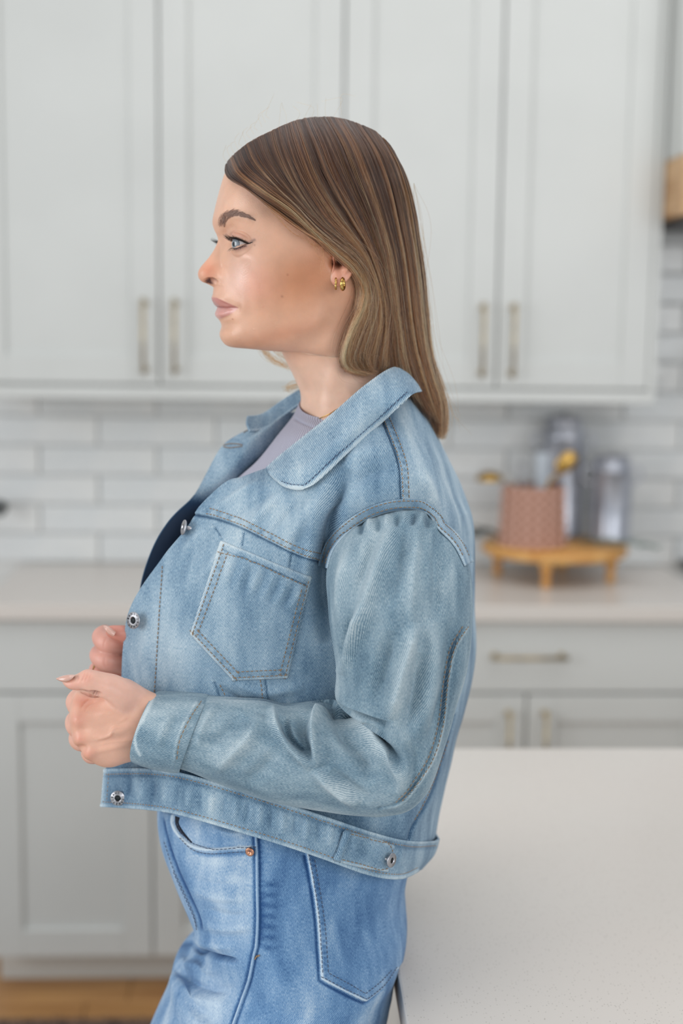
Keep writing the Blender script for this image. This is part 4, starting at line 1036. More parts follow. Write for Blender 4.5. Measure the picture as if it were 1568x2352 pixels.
def bez_grid(K, nu, nv):
    K = np.asarray(K, float)
    a = crow(K, np.linspace(0, len(K)-1, nu)); a = np.swapaxes(a, 0, 1)
    return np.swapaxes(crow(a, np.linspace(0, K.shape[1]-1, nv)), 0, 1)
def sharp(pts, d=.06):
    p = [np.array(q, float) for q in pts]; o = [p[0]]
    for i in range(1, len(p)-1): o += [p[i]+(p[i-1]-p[i])*d, p[i], p[i]+(p[i+1]-p[i])*d]
    return [tuple(q) for q in o+[p[-1]]]
FOLD, WEAR_SHADE_K = 1.35, 1.9  # gains: fold height, then wear with painted fold contrast
class Cloth:
    """a dense sheet of fabric; brushes act on the side that faces the camera"""
    def __init__(s, V, wrap=False):
        s.V = V; s.n, s.m = V.shape[:2]; s.wrap = wrap; s.wear = np.zeros((s.n, s.m)); s.upd(); s.uv()
    def uv(s):
        du = np.linalg.norm(np.diff(s.V, axis=1), axis=-1); dv = np.linalg.norm(np.diff(s.V, axis=0), axis=-1)
        u = np.concatenate([np.zeros((s.n, 1)), np.cumsum(du, 1)], 1); v = np.concatenate([np.zeros((1, s.m)), np.cumsum(dv, 0)], 0)
        u = u-u[:, s.m//4:s.m//4+1] if s.wrap else u-u[:, :1]
        k = np.hanning(41); k /= k.sum()
        v = np.repeat(v.mean(1)[:, None], s.m, 1)*.5+v*.5
        s.UV = np.stack([u, v], -1)
    def planar(s):
        s.UV = np.stack([s.V[..., 0], s.V[..., 2]], -1)
    def girth(s, f):
        d = np.linalg.norm(np.diff(s.V[..., :2], axis=1), axis=-1); u = np.concatenate([np.zeros((s.n, 1)), np.cumsum(d, 1)], 1); k = int(s.m*f)
        s.UV = np.stack([u-u[:, k:k+1]+s.V[:, k:k+1, 0], s.V[..., 2]], -1)
    def upd(s):
        s.px, s.py = [a.reshape(s.n, s.m) for a in proj(s.V.reshape(-1, 3))]
        if s.wrap:
            E = np.concatenate([s.V[:, -1:], s.V, s.V[:, :1]], 1); N = normals(E)[:, 1:-1]
        else: N = normals(s.V)
        # orient outward: towards camera where it faces it at the near side
        ref = s.V.reshape(-1, 3).mean(0); sg = np.sign(np.sum(N*(s.V-s.V.mean(1, keepdims=True)), -1)).mean() if s.wrap or s.m > 60 else 1
        N = N*(1 if sg >= 0 else -1); s.N = N
        d = s.V-CAM; s.face = (np.sum(N*d, -1) < 0)
    def near(s):
        return s.face
    def ridge(s, pts, w, amp, taper=.3, wear=0., asym=0.):
        p = spline(np.array(pts, float), 40); m = s.near() & (s.px > p[:, 0].min()-4*w) & (s.px < p[:, 0].max()+4*w) & (s.py > p[:, 1].min()-4*w) & (s.py < p[:, 1].max()+4*w)
        if not m.any(): return
        d, sd, t = pl_dist(s.px[m], s.py[m], p); ww = np.where(sd > 0, w*(1+asym), w*(1-asym))
        f = np.exp(-(d/ww)**2)*np.clip(np.minimum(t, 1-t)/max(taper, 1e-3)+(0 if taper > 0 else 1), 0, 1)**.8
        s.V[m] += s.N[m]*(amp*FOLD*f)[:, None]; s.wear[m] += WEAR_SHADE_K*wear*f
    def step(s, pts, amp, w=3., fall=25., taper=.1, wear=0.):
        """one side raised (amp>0: the side to the right of the path, in the picture), falling away over `fall` pixels"""
        p = spline(np.array(pts, float), 50); R_ = 4*max(w, fall); m = s.near() & (s.px > p[:, 0].min()-R_) & (s.px < p[:, 0].max()+R_) & (s.py > p[:, 1].min()-R_) & (s.py < p[:, 1].max()+R_)
        if not m.any(): return
        d, sd, t = pl_dist(s.px[m], s.py[m], p); x = d*sd
        f = sstep(x, -w, w)*np.exp(-(np.maximum(x, 0)/fall)**2)*np.clip(np.minimum(t, 1-t)/max(taper, 1e-3)+(0 if taper > 0 else 1), 0, 1)
        s.V[m] += s.N[m]*(amp*f)[:, None]; s.wear[m] += wear*np.exp(-(np.abs(x-w)/(w*1.2))**2)
    def blob(s, cx, cy, sx, sy, amp, ang=0, wear=0.):
        f = G(cx, cy, sx, sy, ang)(s.px, s.py)*s.near(); s.V += s.N*(amp*f)[..., None]; s.wear += wear*f
    def seam(s, pts, w=2.2, amp=-.0009, edge=.0005, wear=.0):
        s.ridge(pts, w, amp, .02, -.12); 
        p = np.array(pts, float)
        s.upd()
    def noise(s, amp, sc_, seed=0, stretch=(1, 1)):
        r = np.random.RandomState(seed); f = np.zeros((s.n, s.m)); x, y = s.px/sc_, s.py/sc_
        for k in range(14):
            a = r.uniform(0, 2*pi); q = r.uniform(.6, 1.8); f += np.sin((x*cos(a)*stretch[0]+y*sin(a)*stretch[1])*q+r.uniform(0, 6.28))
        s.V += s.N*(amp*f/4)[..., None]
    def build(s, name, m, parent, thick=.0012, label=None):
        o = mesh_np(name, s.V.reshape(-1, 3), grid_faces(s.n, s.m, s.wrap), m)
        set_uv(o, s.UV.reshape(-1, 2)); set_attr(o, 'wear', s.wear); own(o, parent)
        if thick:
            md = o.modifiers.new('thickness', 'SOLIDIFY'); md.thickness = thick; md.offset = 0
        if label: o['label'] = label
        return o
    def tree(s):
        return BVHTree.FromPolygons([tuple(v) for v in s.V.reshape(-1, 3).tolist()], [tuple(q) for q in grid_faces(s.n, s.m, s.wrap).tolist()])
def rails(rows, n, m, sup=2.0):
    """rows: (A px, B px, centre depth, half depth[, bow px]) -> closed sheet of rings"""
    R_ = np.array([[a[0][0], a[0][1], a[1][0], a[1][1], a[2], a[3], (a[4][0] if len(a) > 4 else 0), (a[4][1] if len(a) > 4 else 0)] for a in rows], float)
    seg = np.hypot(np.diff((R_[:, 0]+R_[:, 2])/2), np.diff((R_[:, 1]+R_[:, 3])/2))+8; cu = np.r_[0, np.cumsum(seg)]
    t = np.interp(np.linspace(0, cu[-1], n), cu, np.arange(len(R_))); K = crow(R_, t)
    th = np.linspace(0, 2*pi, m, endpoint=False); c = np.sign(np.cos(th))*np.abs(np.cos(th))**(2/sup); s_ = np.sign(np.sin(th))*np.abs(np.sin(th))**(2/sup)
    px = (K[:, 0]+K[:, 2])[:, None]/2-(K[:, 2]-K[:, 0])[:, None]/2*c+K[:, 6][:, None]*s_
    py = (K[:, 1]+K[:, 3])[:, None]/2-(K[:, 3]-K[:, 1])[:, None]/2*c+K[:, 7][:, None]*s_
    C = P(px, py, K[:, 4][:, None]+0*px)               # centre-plane shape, then depth added without any lens scaling
    off = (-K[:, 5][:, None]*s_)[..., None]*np.array([0.0, 1.0, 0.0])
    return C+off
def decal(name, grid_px, tree, push, m, parent, border=3, thick=.0006, label=None, uvrot=0, back=.0):
    """grid_px (n,m,2) laid on the surface `tree`"""
    n, k = grid_px.shape[:2]; V = np.zeros((n, k, 3)); last = None
    for i in range(n):
        for j in range(k):
            p, nr = cast(grid_px[i, j, 0], grid_px[i, j, 1], tree)
            if p is None: p, nr = (last if last else (P(grid_px[i, j, 0], grid_px[i, j, 1], 1.2), np.array([0, -1, 0.])))
            last = (p, nr); e = min(i, j, n-1-i, k-1-j); f = min(1, (e+.15)/border)
            V[i, j] = p+nr*push*sqrt(f)
    c = Cloth(V); return c
def quadgrid(top, bottom, n, k):
    t = spline(np.array(top, float), k); b = spline(np.array(bottom, float), k); v = np.linspace(0, 1, n)[:, None, None]
    return t[None]*(1-v)+b[None]*v
def stitch_line(paths, tree, m, name, parent, push=.0011, L=.0030, gap=.0011, r=.00038):
    Vs, Fs, off = [], [], 0
    prof = [(-.5, .2), (-.36, .9), (0, 1), (.36, .9), (.5, .2)]
    for pts in paths:
        p = spline(np.array(pts, float), max(12, int(np.linalg.norm(np.diff(np.array(pts, float), axis=0), axis=1).sum()/3)))
        W3, N3 = [], []
        for x, y in p:
            q, nr = cast(x, y, tree, push)
            if q is not None and W3 and np.linalg.norm(q-W3[-1]) >= .02 and len(W3) < 4: W3, N3 = [], []
            if q is not None and (not W3 or np.linalg.norm(q-W3[-1]) < .02): W3.append(q); N3.append(nr)
        if len(W3) < 3: continue
        W3, N3 = np.array(W3), np.array(N3); s = np.r_[0, np.cumsum(np.linalg.norm(np.diff(W3, axis=0), axis=1))]
        c = L/2
        while c < s[-1]-L/2:
            o = np.array([np.interp(c, s, W3[:, k]) for k in range(3)]); a = np.array([np.interp(c-L/2, s, W3[:, k]) for k in range(3)]); b = np.array([np.interp(c+L/2, s, W3[:, k]) for k in range(3)])
            nr = N3[min(len(N3)-1, int(np.searchsorted(s, c)))]; d = b-a; d /= np.linalg.norm(d)+1e-12; w = np.cross(d, nr); w /= np.linalg.norm(w)+1e-12
            ring = []
            for f, q in prof:
                cc = o+d*L*f+nr*(q*.4-.4)*r
                for an in range(6): ring.append(cc+(w*cos(an*pi/3)+nr*sin(an*pi/3))*r*q)
            Vs.append(np.array(ring)); Fs.append(grid_faces(5, 6, True)+off); off += 30; c += L+gap
    o = mesh_np(name, np.vstack(Vs), np.vstack(Fs), m); own(o, parent); o['kind'] = 'stuff'; return o
def cord(name, pts, tree, r, m, parent, push=0.):
    W3 = [cast(x, y, tree, push)[0] for x, y in spline(np.array(pts, float), 60)]; W3 = np.array([w for w in W3 if w is not None])
    V, Q, T = tube_arrays(W3, r, 8); o = mesh_np(name, V, [list(q) for q in Q]+T, m); own(o, parent); return o

# ------------------------------------------------------------------ jeans
JR = [((362, 1770), (965, 1850), 1.345, .135), ((362, 1830), (955, 1915), 1.345, .142), ((364, 1875), (935, 1970), 1.345, .148), ((377, 1925), (924, 2020), 1.345, .152), ((402, 1988), (925, 2062), 1.345, .155),
 ((430, 2056), (926, 2100), 1.342, .158), ((452, 2106), (922, 2142), 1.34, .16), ((460, 2140), (913, 2172), 1.338, .16), ((446, 2164), (903, 2200), 1.335, .16), ((436, 2190), (898, 2232), 1.33, .158), ((428, 2204), (896, 2246), 1.328, .158),
 ((404, 2214), (895, 2256), 1.326, .157), ((397, 2230), (892, 2272), 1.325, .157), ((394, 2262), (887, 2298), 1.32, .156), ((370, 2318), (870, 2352), 1.315, .155), ((338, 2390), (856, 2425), 1.31, .154), ((310, 2470), (840, 2520), 1.30, .15)]
jn = Cloth(rails(JR, 560, 900, 2.15), True); jn.upd()
jeans = empty('jeans', tuple(P(640, 2200, 1.33)), woman); jeans.location = Vector(jeans.location)-WL
JL = Vector(P(640, 2200, 1.33))
def ownj(o):
    o.parent = jeans; o.location = -JL; return o
jn.ridge([(440, 2163), (455, 2180), (500, 2200), (545, 2210)], 5.5, -.0085, .25, -.05); jn.ridge([(443, 2168), (460, 2184), (500, 2202), (530, 2208)], 4, 0, .3, -.16); jn.ridge([(436, 2150), (470, 2165), (540, 2180)], 12, .0035, .3, .05)  # flat middle stroke paints the shade of the fold darker
jn.ridge([(395, 2210), (415, 2238), (470, 2268), (540, 2275)], 9, -.0035, .3); jn.ridge([(396, 2235), (440, 2290), (520, 2310)], 16, .0045, .35, .05)
jn.ridge([(405, 2205), (430, 2215), (500, 2235)], 12, .004, .3)
jn.ridge([(455, 2120), (520, 2135), (585, 2130)], 10, .0018, .3, .05); jn.ridge([(460, 2085), (530, 2105), (585, 2100)], 9, -.0015, .3)
jn.ridge([(430, 2040), (500, 2062), (580, 2065)], 10, .0015, .3, .06); jn.ridge([(420, 2010), (500, 2032), (580, 2030)], 8, -.0010, .3)
jn.ridge([(480, 1900), (540, 1915), (585, 1905)], 8, .0022, .3, .05)
for k in range(7): jn.ridge([(592, 2030+k*24), (640, 2034+k*24)], 7, .0006, .4, -.12)
jn.blob(500, 1975, 40, 20, .001, .2, .25); jn.blob(540, 2020, 22, 14, .0, .2, .2)
jn.noise(.0009, 60, 3); jn.noise(.0004, 25, 4); jn.upd()
# seams
side = [(586, 1890), (590, 1960), (591, 2040), (592, 2110), (589, 2170), (583, 2195), (572, 2250), (555, 2300), (532, 2365)]
jn.step(side, .0015, 2, 12, .02, .28); jn.ridge([(x-6, y) for x, y in side], 4, -.0010, .02, -.26); jn.ridge([(x+5, y) for x, y in side], 3, -.0006, .02, -.22); jn.ridge(side, 2.2, .0003, .02, .24); jn.ridge([(x+7, y) for x, y in side[:5]], 9, 0, .02, -.10)
pk = [(402, 1868), (400, 1888), (412, 1912), (440, 1938), (480, 1948), (530, 1945), (582, 1942)]
jn.step(pk, .0022, 2, 26, .02, .3); jn.ridge([(x, y+16) for x, y in pk[3:]], 5, -.0005, .1, -.16); jn.ridge([(x-2, y+3) for x, y in pk], 2.2, 0, .02, .2)
bp_ = [(704, 1962), (715, 2020), (727, 2100), (733, 2180), (737, 2240), (738, 2248), (743, 2252), (790, 2277), (834, 2298), (840, 2300), (845, 2297), (880, 2268), (910, 2225)]
jn.step(bp_[::-1], .0018, 2, 300, .0, .3); jn.ridge([(x-5, y+5) for x, y in bp_], 3.2, -.0011, .0, -.24); jn.ridge([(x+1, y-1) for x, y in bp_], 2.2, .0002, .0, .20)
bi = [(722, 1975), (735, 2050), (745, 2120), (750, 2180), (753, 2228), (755, 2235), (760, 2238), (800, 2259), (832, 2278), (838, 2281), (843, 2278), (872, 2255), (900, 2225)]
for k in range(22):
    a = spline(np.array(bp_[:5], float), 22)[k]; jn.blob(a[0]+10, a[1], 4, 4, 0, 0, -.22)
for k in range(22):
    a = spline(np.array(side[:5], float), 22)[k]; jn.blob(a[0]+9, a[1], 6, 4, 0, 0, -.14)
fly = [(372, 1875), (385, 1940), (405, 2000), (430, 2055), (452, 2105), (460, 2140)]
jn.ridge([(x+4, y) for x, y in fly], 3, -.0010, .05, -.25)
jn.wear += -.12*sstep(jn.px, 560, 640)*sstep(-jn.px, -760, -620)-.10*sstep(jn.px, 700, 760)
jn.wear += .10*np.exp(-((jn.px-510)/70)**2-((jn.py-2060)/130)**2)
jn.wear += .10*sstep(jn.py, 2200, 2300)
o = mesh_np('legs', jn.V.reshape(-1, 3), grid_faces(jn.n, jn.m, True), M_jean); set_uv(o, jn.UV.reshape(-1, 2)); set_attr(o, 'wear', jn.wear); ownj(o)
jt = jn.tree()
def jst(paths, m, name, **k):
    o = stitch_line(paths, jt, m, name, woman, **k); ownj(o); return o
jst([[(x+9, y+3) for x, y in pk[1:]], [(x+2, y+12) for x, y in pk[2:]], [(x-6, y-7) for x, y in fly[1:]], [(x-5, y+2) for x, y in fly[2:]]], M_threadD, 'pocket_stitching')
jst([bi, [(x+4, y-2) for x, y in bp_[:5]], [(x+1, y-6) for x, y in bp_[5:]]], M_threadD, 'back_pocket_stitching')
o = cord('side_seam', side, jt, .0008, M_jean, woman); ownj(o)
# dark patch painted as the shade in the hip pocket opening, rivet, bar tack
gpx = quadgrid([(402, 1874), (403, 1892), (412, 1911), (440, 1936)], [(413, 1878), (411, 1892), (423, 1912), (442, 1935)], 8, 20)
c = decal('pocket_opening_shade', gpx, jt, .0006, None, None); o = c.build('pocket_opening_shade', mat('pocket_shadow', rgb(24, 30, 44), .9), woman, 0); ownj(o); o['label'] = 'dark patch painted as shade at the hip pocket opening'
p, nr = cast(574, 1956, jt, .0003)
M_copper = mat('copper', rgb(206, 150, 122), .35, 1.)
def disc_at(name, p, nr, prof, m, parent_fn, n=32):
    z = Vector(nr); q = z.to_track_quat('Z', 'Y').to_matrix(); a = np.linspace(0, 2*pi, n, endpoint=False)
    pr = np.array(prof, float); V = np.stack([pr[:, 0, None]*np.cos(a), pr[:, 0, None]*np.sin(a), pr[:, 1, None]+0*a], -1).reshape(-1, 3)
    V = V@np.array(q).T+p; o = mesh_np(name, V, grid_faces(len(pr), n, True), m); parent_fn(o); return o
disc_at('rivet', p, nr, [(.0042, 0), (.0042, .0008), (.0034, .0014), (.0016, .0012), (.0013, .0002), (0, .0002)], M_copper, ownj)
jst([[(583, 2201), (590, 2196), (600, 2191)], [(583, 2203), (590, 2198), (600, 2193)]], M_thread, 'bar_tack', L=.0022, gap=.0002, r=.0005)
# legs and shoes below the frame
for dy_, px0 in ((-.075, 0), (.085, 1)):
    a = P(580, 2440, 1.30+dy_); xx = a[0]
    path = spline([(xx+.01, a[1], a[2]-.02), (xx-.03*(1-px0)-.005, a[1], .50), (xx+.02, a[1], .10)], 20)
    V, Q, T = tube_arrays(path, np.linspace(.088, .062, 20), 40); o = mesh_np('lower_leg', V, [list(q) for q in Q]+T, M_jean); ownj(o)
    set_uv(o, np.stack([V[:, 0]+V[:, 1], V[:, 2]], 1)); set_attr(o, 'wear', np.zeros(len(V)))
    aa_ = np.linspace(0, 2*pi, 32, endpoint=False); rows = []
    for s_, wd_, hh_ in ((.06, .02, .05), (.05, .034, .085), (0, .036, .085), (-.06, .04, .06), (-.12, .044, .042), (-.165, .03, .028), (-.18, .008, .014)):
        rows.append(np.stack([np.full(32, xx+.01+s_), a[1]+wd_*np.cos(aa_), .002+hh_*.5*(1+np.sin(aa_))], 1))
    V = np.array(rows); o = mesh_np('shoe', V.reshape(-1, 3), grid_faces(7, 32, True), mat('white_shoe', rgb(225, 225, 222), .5)); own(o)

# ------------------------------------------------------------------ t-shirt
SR = [((688, 931), (925, 905), 1.348, .060, (-2, 34)), ((684, 938), (930, 915), 1.348, .066, (-4, 34)), ((672, 962), (950, 960), 1.348, .088, (0, 20)), ((640, 1000), (975, 1020), 1.345, .100), ((592, 1060), (1000, 1090), 1.342, .100), ((520, 1130), (1020, 1170), 1.352, .092), ((450, 1250), (1040, 1290), 1.355, .086), ((410, 1400), (1035, 1400), 1.36, .084), ((400, 1600), (1000, 1600), 1.36, .086), ((385, 1800), (965, 1800), 1.345, .122), ((372, 1860), (945, 1905), 1.345, .128)]
sh_ = Cloth(rails(SR, 240, 420), True)
M_shirt = mat('ribbed_lavender_knit', rgb(176, 176, 192), .9)
def shirt_nodes(m):
    b = m.node_tree.nodes['Principled BSDF']; uv = nd(m, 'ShaderNodeUVMap', uv_map='UVMap'); s = nd(m, 'ShaderNodeSeparateXYZ'); lk(m, uv.outputs[0], s.inputs[0])
    n = nd(m, 'ShaderNodeTexNoise'); n.inputs['Scale'].default_value = 60; lk(m, uv.outputs[0], n.inputs['Vector'])
    mu = nd(m, 'ShaderNodeMath', operation='MULTIPLY'); mu.inputs[1].default_value = 2*pi/.0034; lk(m, s.outputs[0], mu.inputs[0])
    ad = nd(m, 'ShaderNodeMath', operation='MULTIPLY_ADD'); ad.inputs[1].default_value = 3.5; lk(m, n.outputs['Fac'], ad.inputs[0]); lk(m, mu.outputs[0], ad.inputs[2])
    sn = nd(m, 'ShaderNodeMath', operation='SINE'); lk(m, ad.outputs[0], sn.inputs[0])
    mr = nd(m, 'ShaderNodeMapRange'); mr.inputs['From Min'].default_value = -1; mr.inputs['From Max'].default_value = -.3; lk(m, sn.outputs[0], mr.inputs['Value'])
    mx = nd(m, 'ShaderNodeMix', data_type='RGBA'); lk(m, mr.outputs[0], mx.inputs['Factor']); mx.inputs['A'].default_value = rgb(140, 140, 158); mx.inputs['B'].default_value = rgb(184, 183, 198); lk(m, mx.outputs['Result'], b.inputs['Base Color'])
    bp = nd(m, 'ShaderNodeBump'); bp.inputs['Strength'].default_value = .5; bp.inputs['Distance'].default_value = .0006; lk(m, sn.outputs[0], bp.inputs['Height']); lk(m, bp.outputs[0], b.inputs['Normal'])
shirt_nodes(M_shirt)
sh_.ridge([(676, 962), (700, 975), (735, 985), (780, 970)], 2.5, -.0010, .02)
shirt = sh_.build('t_shirt', M_shirt, None, .0016, 'lavender grey ribbed crew neck top')

# ------------------------------------------------------------------ jacket
jacket = empty('jacket', tuple(P(700, 1500, 1.3)), woman); jacket.location = Vector(jacket.location)-WL; KL = Vector(P(700, 1500, 1.3))
jacket['label'] = 'light blue denim jacket with tan stitching'
def ownk(o, par=None):
    o.parent = par or jacket
    if par is None: o.location = -KL
    return o
BODY = [
 [(604, 1078, 1.290), (690, 1042, 1.262), (800, 962, 1.262), (885, 905, 1.29), (938, 890, 1.365), (870, 895, 1.43), (760, 930, 1.455), (690, 945, 1.425), (660, 952, 1.400), (612, 978, 1.388), (572, 986, 1.398)],
 [(560, 1094, 1.282), (660, 1088, 1.245), (800, 1005, 1.232), (915, 955, 1.27), (975, 950, 1.37), (905, 940, 1.46), (790, 960, 1.49), (700, 985, 1.44), (650, 990, 1.402), (578, 1012, 1.372), (517, 1020, 1.392)],
 [(520, 1106, 1.278), (630, 1130, 1.235), (810, 1060, 1.208), (945, 1020, 1.235), (1015, 1030, 1.375), (940, 1010, 1.49), (800, 1030, 1.52), (700, 1040, 1.45), (640, 1040, 1.405), (548, 1066, 1.362), (482, 1074, 1.384)],
 [(468, 1156, 1.276), (600, 1200, 1.232), (820, 1150, 1.198), (985, 1100, 1.215), (1060, 1120, 1.38), (990, 1090, 1.51), (800, 1130, 1.55), (680, 1140, 1.47), (600, 1130, 1.42), (500, 1145, 1.372), (441, 1143, 1.352)],
 [(428, 1216, 1.276), (570, 1262, 1.230), (815, 1240, 1.212), (1010, 1210, 1.225), (1086, 1200, 1.385), (1000, 1180, 1.52), (790, 1200, 1.57), (640, 1200, 1.48), (560, 1205, 1.43), (450, 1205, 1.385), (386, 1200, 1.33)],
 [(372, 1285, 1.277), (520, 1330, 1.230), (800, 1320, 1.220), (1015, 1300, 1.235), (1089, 1290, 1.388), (1000, 1250, 1.53), (780, 1260, 1.58), (600, 1280, 1.49), (520, 1290, 1.44), (410, 1290, 1.385), (343, 1284, 1.33)],
 [(305, 1385, 1.278), (480, 1425, 1.228), (780, 1430, 1.222), (1010, 1420, 1.240), (1091, 1400, 1.390), (1000, 1350, 1.53), (760, 1360, 1.58), (580, 1370, 1.49), (500, 1380, 1.44), (390, 1380, 1.385), (322, 1362, 1.33)],
 [(284, 1470, 1.279), (460, 1520, 1.226), (770, 1530, 1.222), (1005, 1520, 1.242), (1091, 1490, 1.388), (1000, 1450, 1.53), (750, 1450, 1.58), (560, 1460, 1.49), (490, 1470, 1.44), (380, 1480, 1.385), (318, 1450, 1.335)],
 [(275, 1580, 1.280), (450, 1620, 1.224), (765, 1640, 1.220), (985, 1630, 1.240), (1076, 1590, 1.382), (990, 1550, 1.53), (750, 1550, 1.58), (560, 1560, 1.49), (480, 1570, 1.44), (380, 1580, 1.385), (312, 1560, 1.34)],
 [(262, 1680, 1.280), (440, 1705, 1.222), (760, 1760, 1.215), (965, 1750, 1.235), (1045, 1700, 1.375), (980, 1660, 1.53), (750, 1650, 1.58), (550, 1660, 1.49), (480, 1670, 1.44), (380, 1680, 1.385), (308, 1670, 1.34)],
 [(252, 1735, 1.280), (435, 1748, 1.220), (750, 1825, 1.205), (948, 1860, 1.225), (1016, 1830, 1.365), (970, 1760, 1.52), (750, 1730, 1.57), (550, 1735, 1.49), (480, 1740, 1.44), (380, 1740, 1.385), (306, 1735, 1.34)],
 [(243, 1770, 1.282), (432, 1780, 1.218), (740, 1876, 1.200), (935, 1932, 1.225), (1000, 1916, 1.355), (960, 1830, 1.50), (750, 1790, 1.55), (550, 1785, 1.49), (480, 1785, 1.44), (380, 1785, 1.385), (305, 1785, 1.34)],
]
bd = Cloth(bez_grid([[P(*q) for q in row] for row in BODY], 900, 1000))
print('body normal check', bd.face[400, 200])
def front_fix(c):                                        # outward normals on the near sheet point at the camera
    if np.sum(c.N[c.n//2, c.m//4]*(c.V[c.n//2, c.m//4]-CAM)) > 0: c.N *= -1
    c.face = np.sum(c.N*(c.V-CAM), -1) < 0; c.face &= (np.arange(c.m) < c.m*.42)[None, :]
_u = bd.upd
def upd2():
    _u(); front_fix(bd)
bd.girth(.2); bd.upd = upd2; bd.upd()
R_ = bd.ridge
R_([(800, 1075), (765, 1150), (748, 1230), (742, 1300), (744, 1380), (762, 1480)], 20, -.016, .2)
R_([(770, 1110), (735, 1180), (715, 1270), (712, 1340)], 20, .0055, .3, .08)
R_([(735, 1130), (690, 1200), (650, 1262)], 14, .0026, .3, .07); R_([(700, 1140), (655, 1190), (620, 1235)], 10, -.0022, .3)
R_([(650, 1130), (600, 1180), (570, 1220)], 10, .0022, .3, .06); R_([(625, 1125), (570, 1170), (520, 1200)], 9, -.0022, .3)
R_([(600, 1100), (540, 1140), (490, 1175)], 8, .0018, .3, .05)
R_([(545, 1225), (490, 1290), (440, 1350)], 9, .0014, .3, .05); R_([(500, 1215), (450, 1270), (400, 1320)], 8, -.0014, .3); R_([(470, 1215), (420, 1270)], 7, .0014, .3, .05)
R_([(790, 1060), (860, 1040), (905, 1030)], 18, .003, .3, .04); R_([(800, 1120), (860, 1085), (915, 1075)], 14, -.003, .3)
R_([(960, 1080), (985, 1130), (1000, 1180)], 12, .003, .3, .05); R_([(1000, 1060), (1040, 1120), (1070, 1180)], 14, -.002, .3)
R_([(500, 1580), (560, 1612), (640, 1620)], 10, -.004, .3); R_([(520, 1560), (600, 1590), (700, 1580)], 12, .003, .3)
R_([(340, 1450), (330, 1540), (320, 1600)], 14, .0015, .3)
bd.noise(.0009, 55, 5); bd.noise(.0003, 22, 6); bd.upd()
yoke = [(437, 1178), (500, 1190), (560, 1212), (620, 1242), (690, 1275), (745, 1290)]
bd.step(yoke[::-1], .0016, 2, 30, .0, .14); R_([(x, y+3) for x, y in yoke], 4, -.0007, .0, -.22)
for k in range(26):
    a = spline(np.array(yoke, float), 26)[k]; bd.blob(a[0]+3, a[1]-9, 4, 6, 0, .4, -.16 if k % 2 else .08)
shs = [(878, 962), (900, 1015), (918, 1070), (922, 1120), (924, 1168)]
bd.step(shs[::-1], .0016, 2, 22, .0, .14); R_([(x-3, y) for x, y in shs], 3, -.0010, .0, -.2)
for k in range(26):
    a = spline(np.array(shs, float), 26)[k]; bd.blob(a[0]+10, a[1], 6, 3, 0, .4, -.16 if k % 2 else .06)
for L_ in ([(495, 1215), (505, 1230)], [(492, 1568), (500, 1590), (508, 1620)], [(608, 1560), (612, 1590), (616, 1625)], [(560, 1226), (556, 1252)], [(668, 1275), (664, 1300)]):
    bd.step(L_, .0012, 2, 14, .0, .12); R_(L_, 3, -.0007, .0, -.18)
R_([(375, 1300), (368, 1400), (362, 1500), (356, 1600), (350, 1680)], 2.2, -.0003, .05, -.05)
bk = [(1040, 1640), (1000, 1790), (975, 1850), (945, 1900), (938, 1925)]
bd.step(bk[::-1], .0015, 2, 20, .0, .12); R_(bk, 3, -.0008, .0, -.2)
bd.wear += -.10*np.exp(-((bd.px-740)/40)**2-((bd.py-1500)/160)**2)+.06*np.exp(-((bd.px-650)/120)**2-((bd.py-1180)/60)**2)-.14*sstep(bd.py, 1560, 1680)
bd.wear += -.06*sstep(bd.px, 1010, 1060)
# far front panel: faded lapel at the top, much darker inside below
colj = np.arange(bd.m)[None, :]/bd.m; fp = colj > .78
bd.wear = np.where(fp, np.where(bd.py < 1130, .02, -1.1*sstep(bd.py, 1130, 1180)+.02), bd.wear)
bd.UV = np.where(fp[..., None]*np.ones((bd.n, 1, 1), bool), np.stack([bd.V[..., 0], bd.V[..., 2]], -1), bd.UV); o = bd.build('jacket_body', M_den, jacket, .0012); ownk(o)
bt = bd.tree()
M_inside = None
stitch_sets = [[(474, 1180), (500, 1186), (560, 1208), (620, 1238), (690, 1271), (738, 1286)], [(482, 1168), (503, 1174), (563, 1196), (623, 1226), (692, 1259), (740, 1273)], [(x+3, y) for x, y in shs], [(x+15, y-1) for x, y in shs], [(374, 1300), (367, 1400), (361, 1500), (355, 1600)], [(505, 1572), (513, 1590), (520, 1612)], [(598, 1560), (602, 1590), (606, 1622)], [(1028, 1700), (995, 1790), (968, 1850), (945, 1890)]]
o = stitch_line(stitch_sets, bt, M_thread, 'stitching', woman); ownk(o)
# chest pocket
top = [(508, 1243), (570, 1268), (640, 1297), (714, 1325)]; lft, rgt = (438, 1456), (660, 1557)
bot = sharp([(438, 1456), (536, 1563), (660, 1557)])
gp = quadgrid(top, bot, 110, 100)
pc = decal('pocket', gp, bt, .0026, None, None)
pc.N = -pc.N if np.sum(pc.N[50, 50]*(pc.V[50, 50]-CAM)) > 0 else pc.N; pc.face[:] = True
for _ in range(30): pc.V[2:-2, 2:-2] += .22*(pc.V[1:-3, 2:-2]+pc.V[3:-1, 2:-2]+pc.V[2:-2, 1:-3]+pc.V[2:-2, 3:-1]-4*pc.V[2:-2, 2:-2])
pc.wear += .12*np.exp(-((pc.px-575)/60)**2-((pc.py-1440)/90)**2)
for k in range(12): pc.ridge([(520+k*16, 1262+k*6.5), (512+k*16-6, 1300+k*6.5), (505+k*15-8, 1350+k*5)], 6, .0007*(1 if k % 2 else -1), .4, .05*(1 if k % 2 else -1))
inset = [(515, 1268), (700, 1342)]
pc.ridge([(512, 1263), (575, 1288), (640, 1316), (704, 1345)], 2.2, -.0006, .0, -.12)
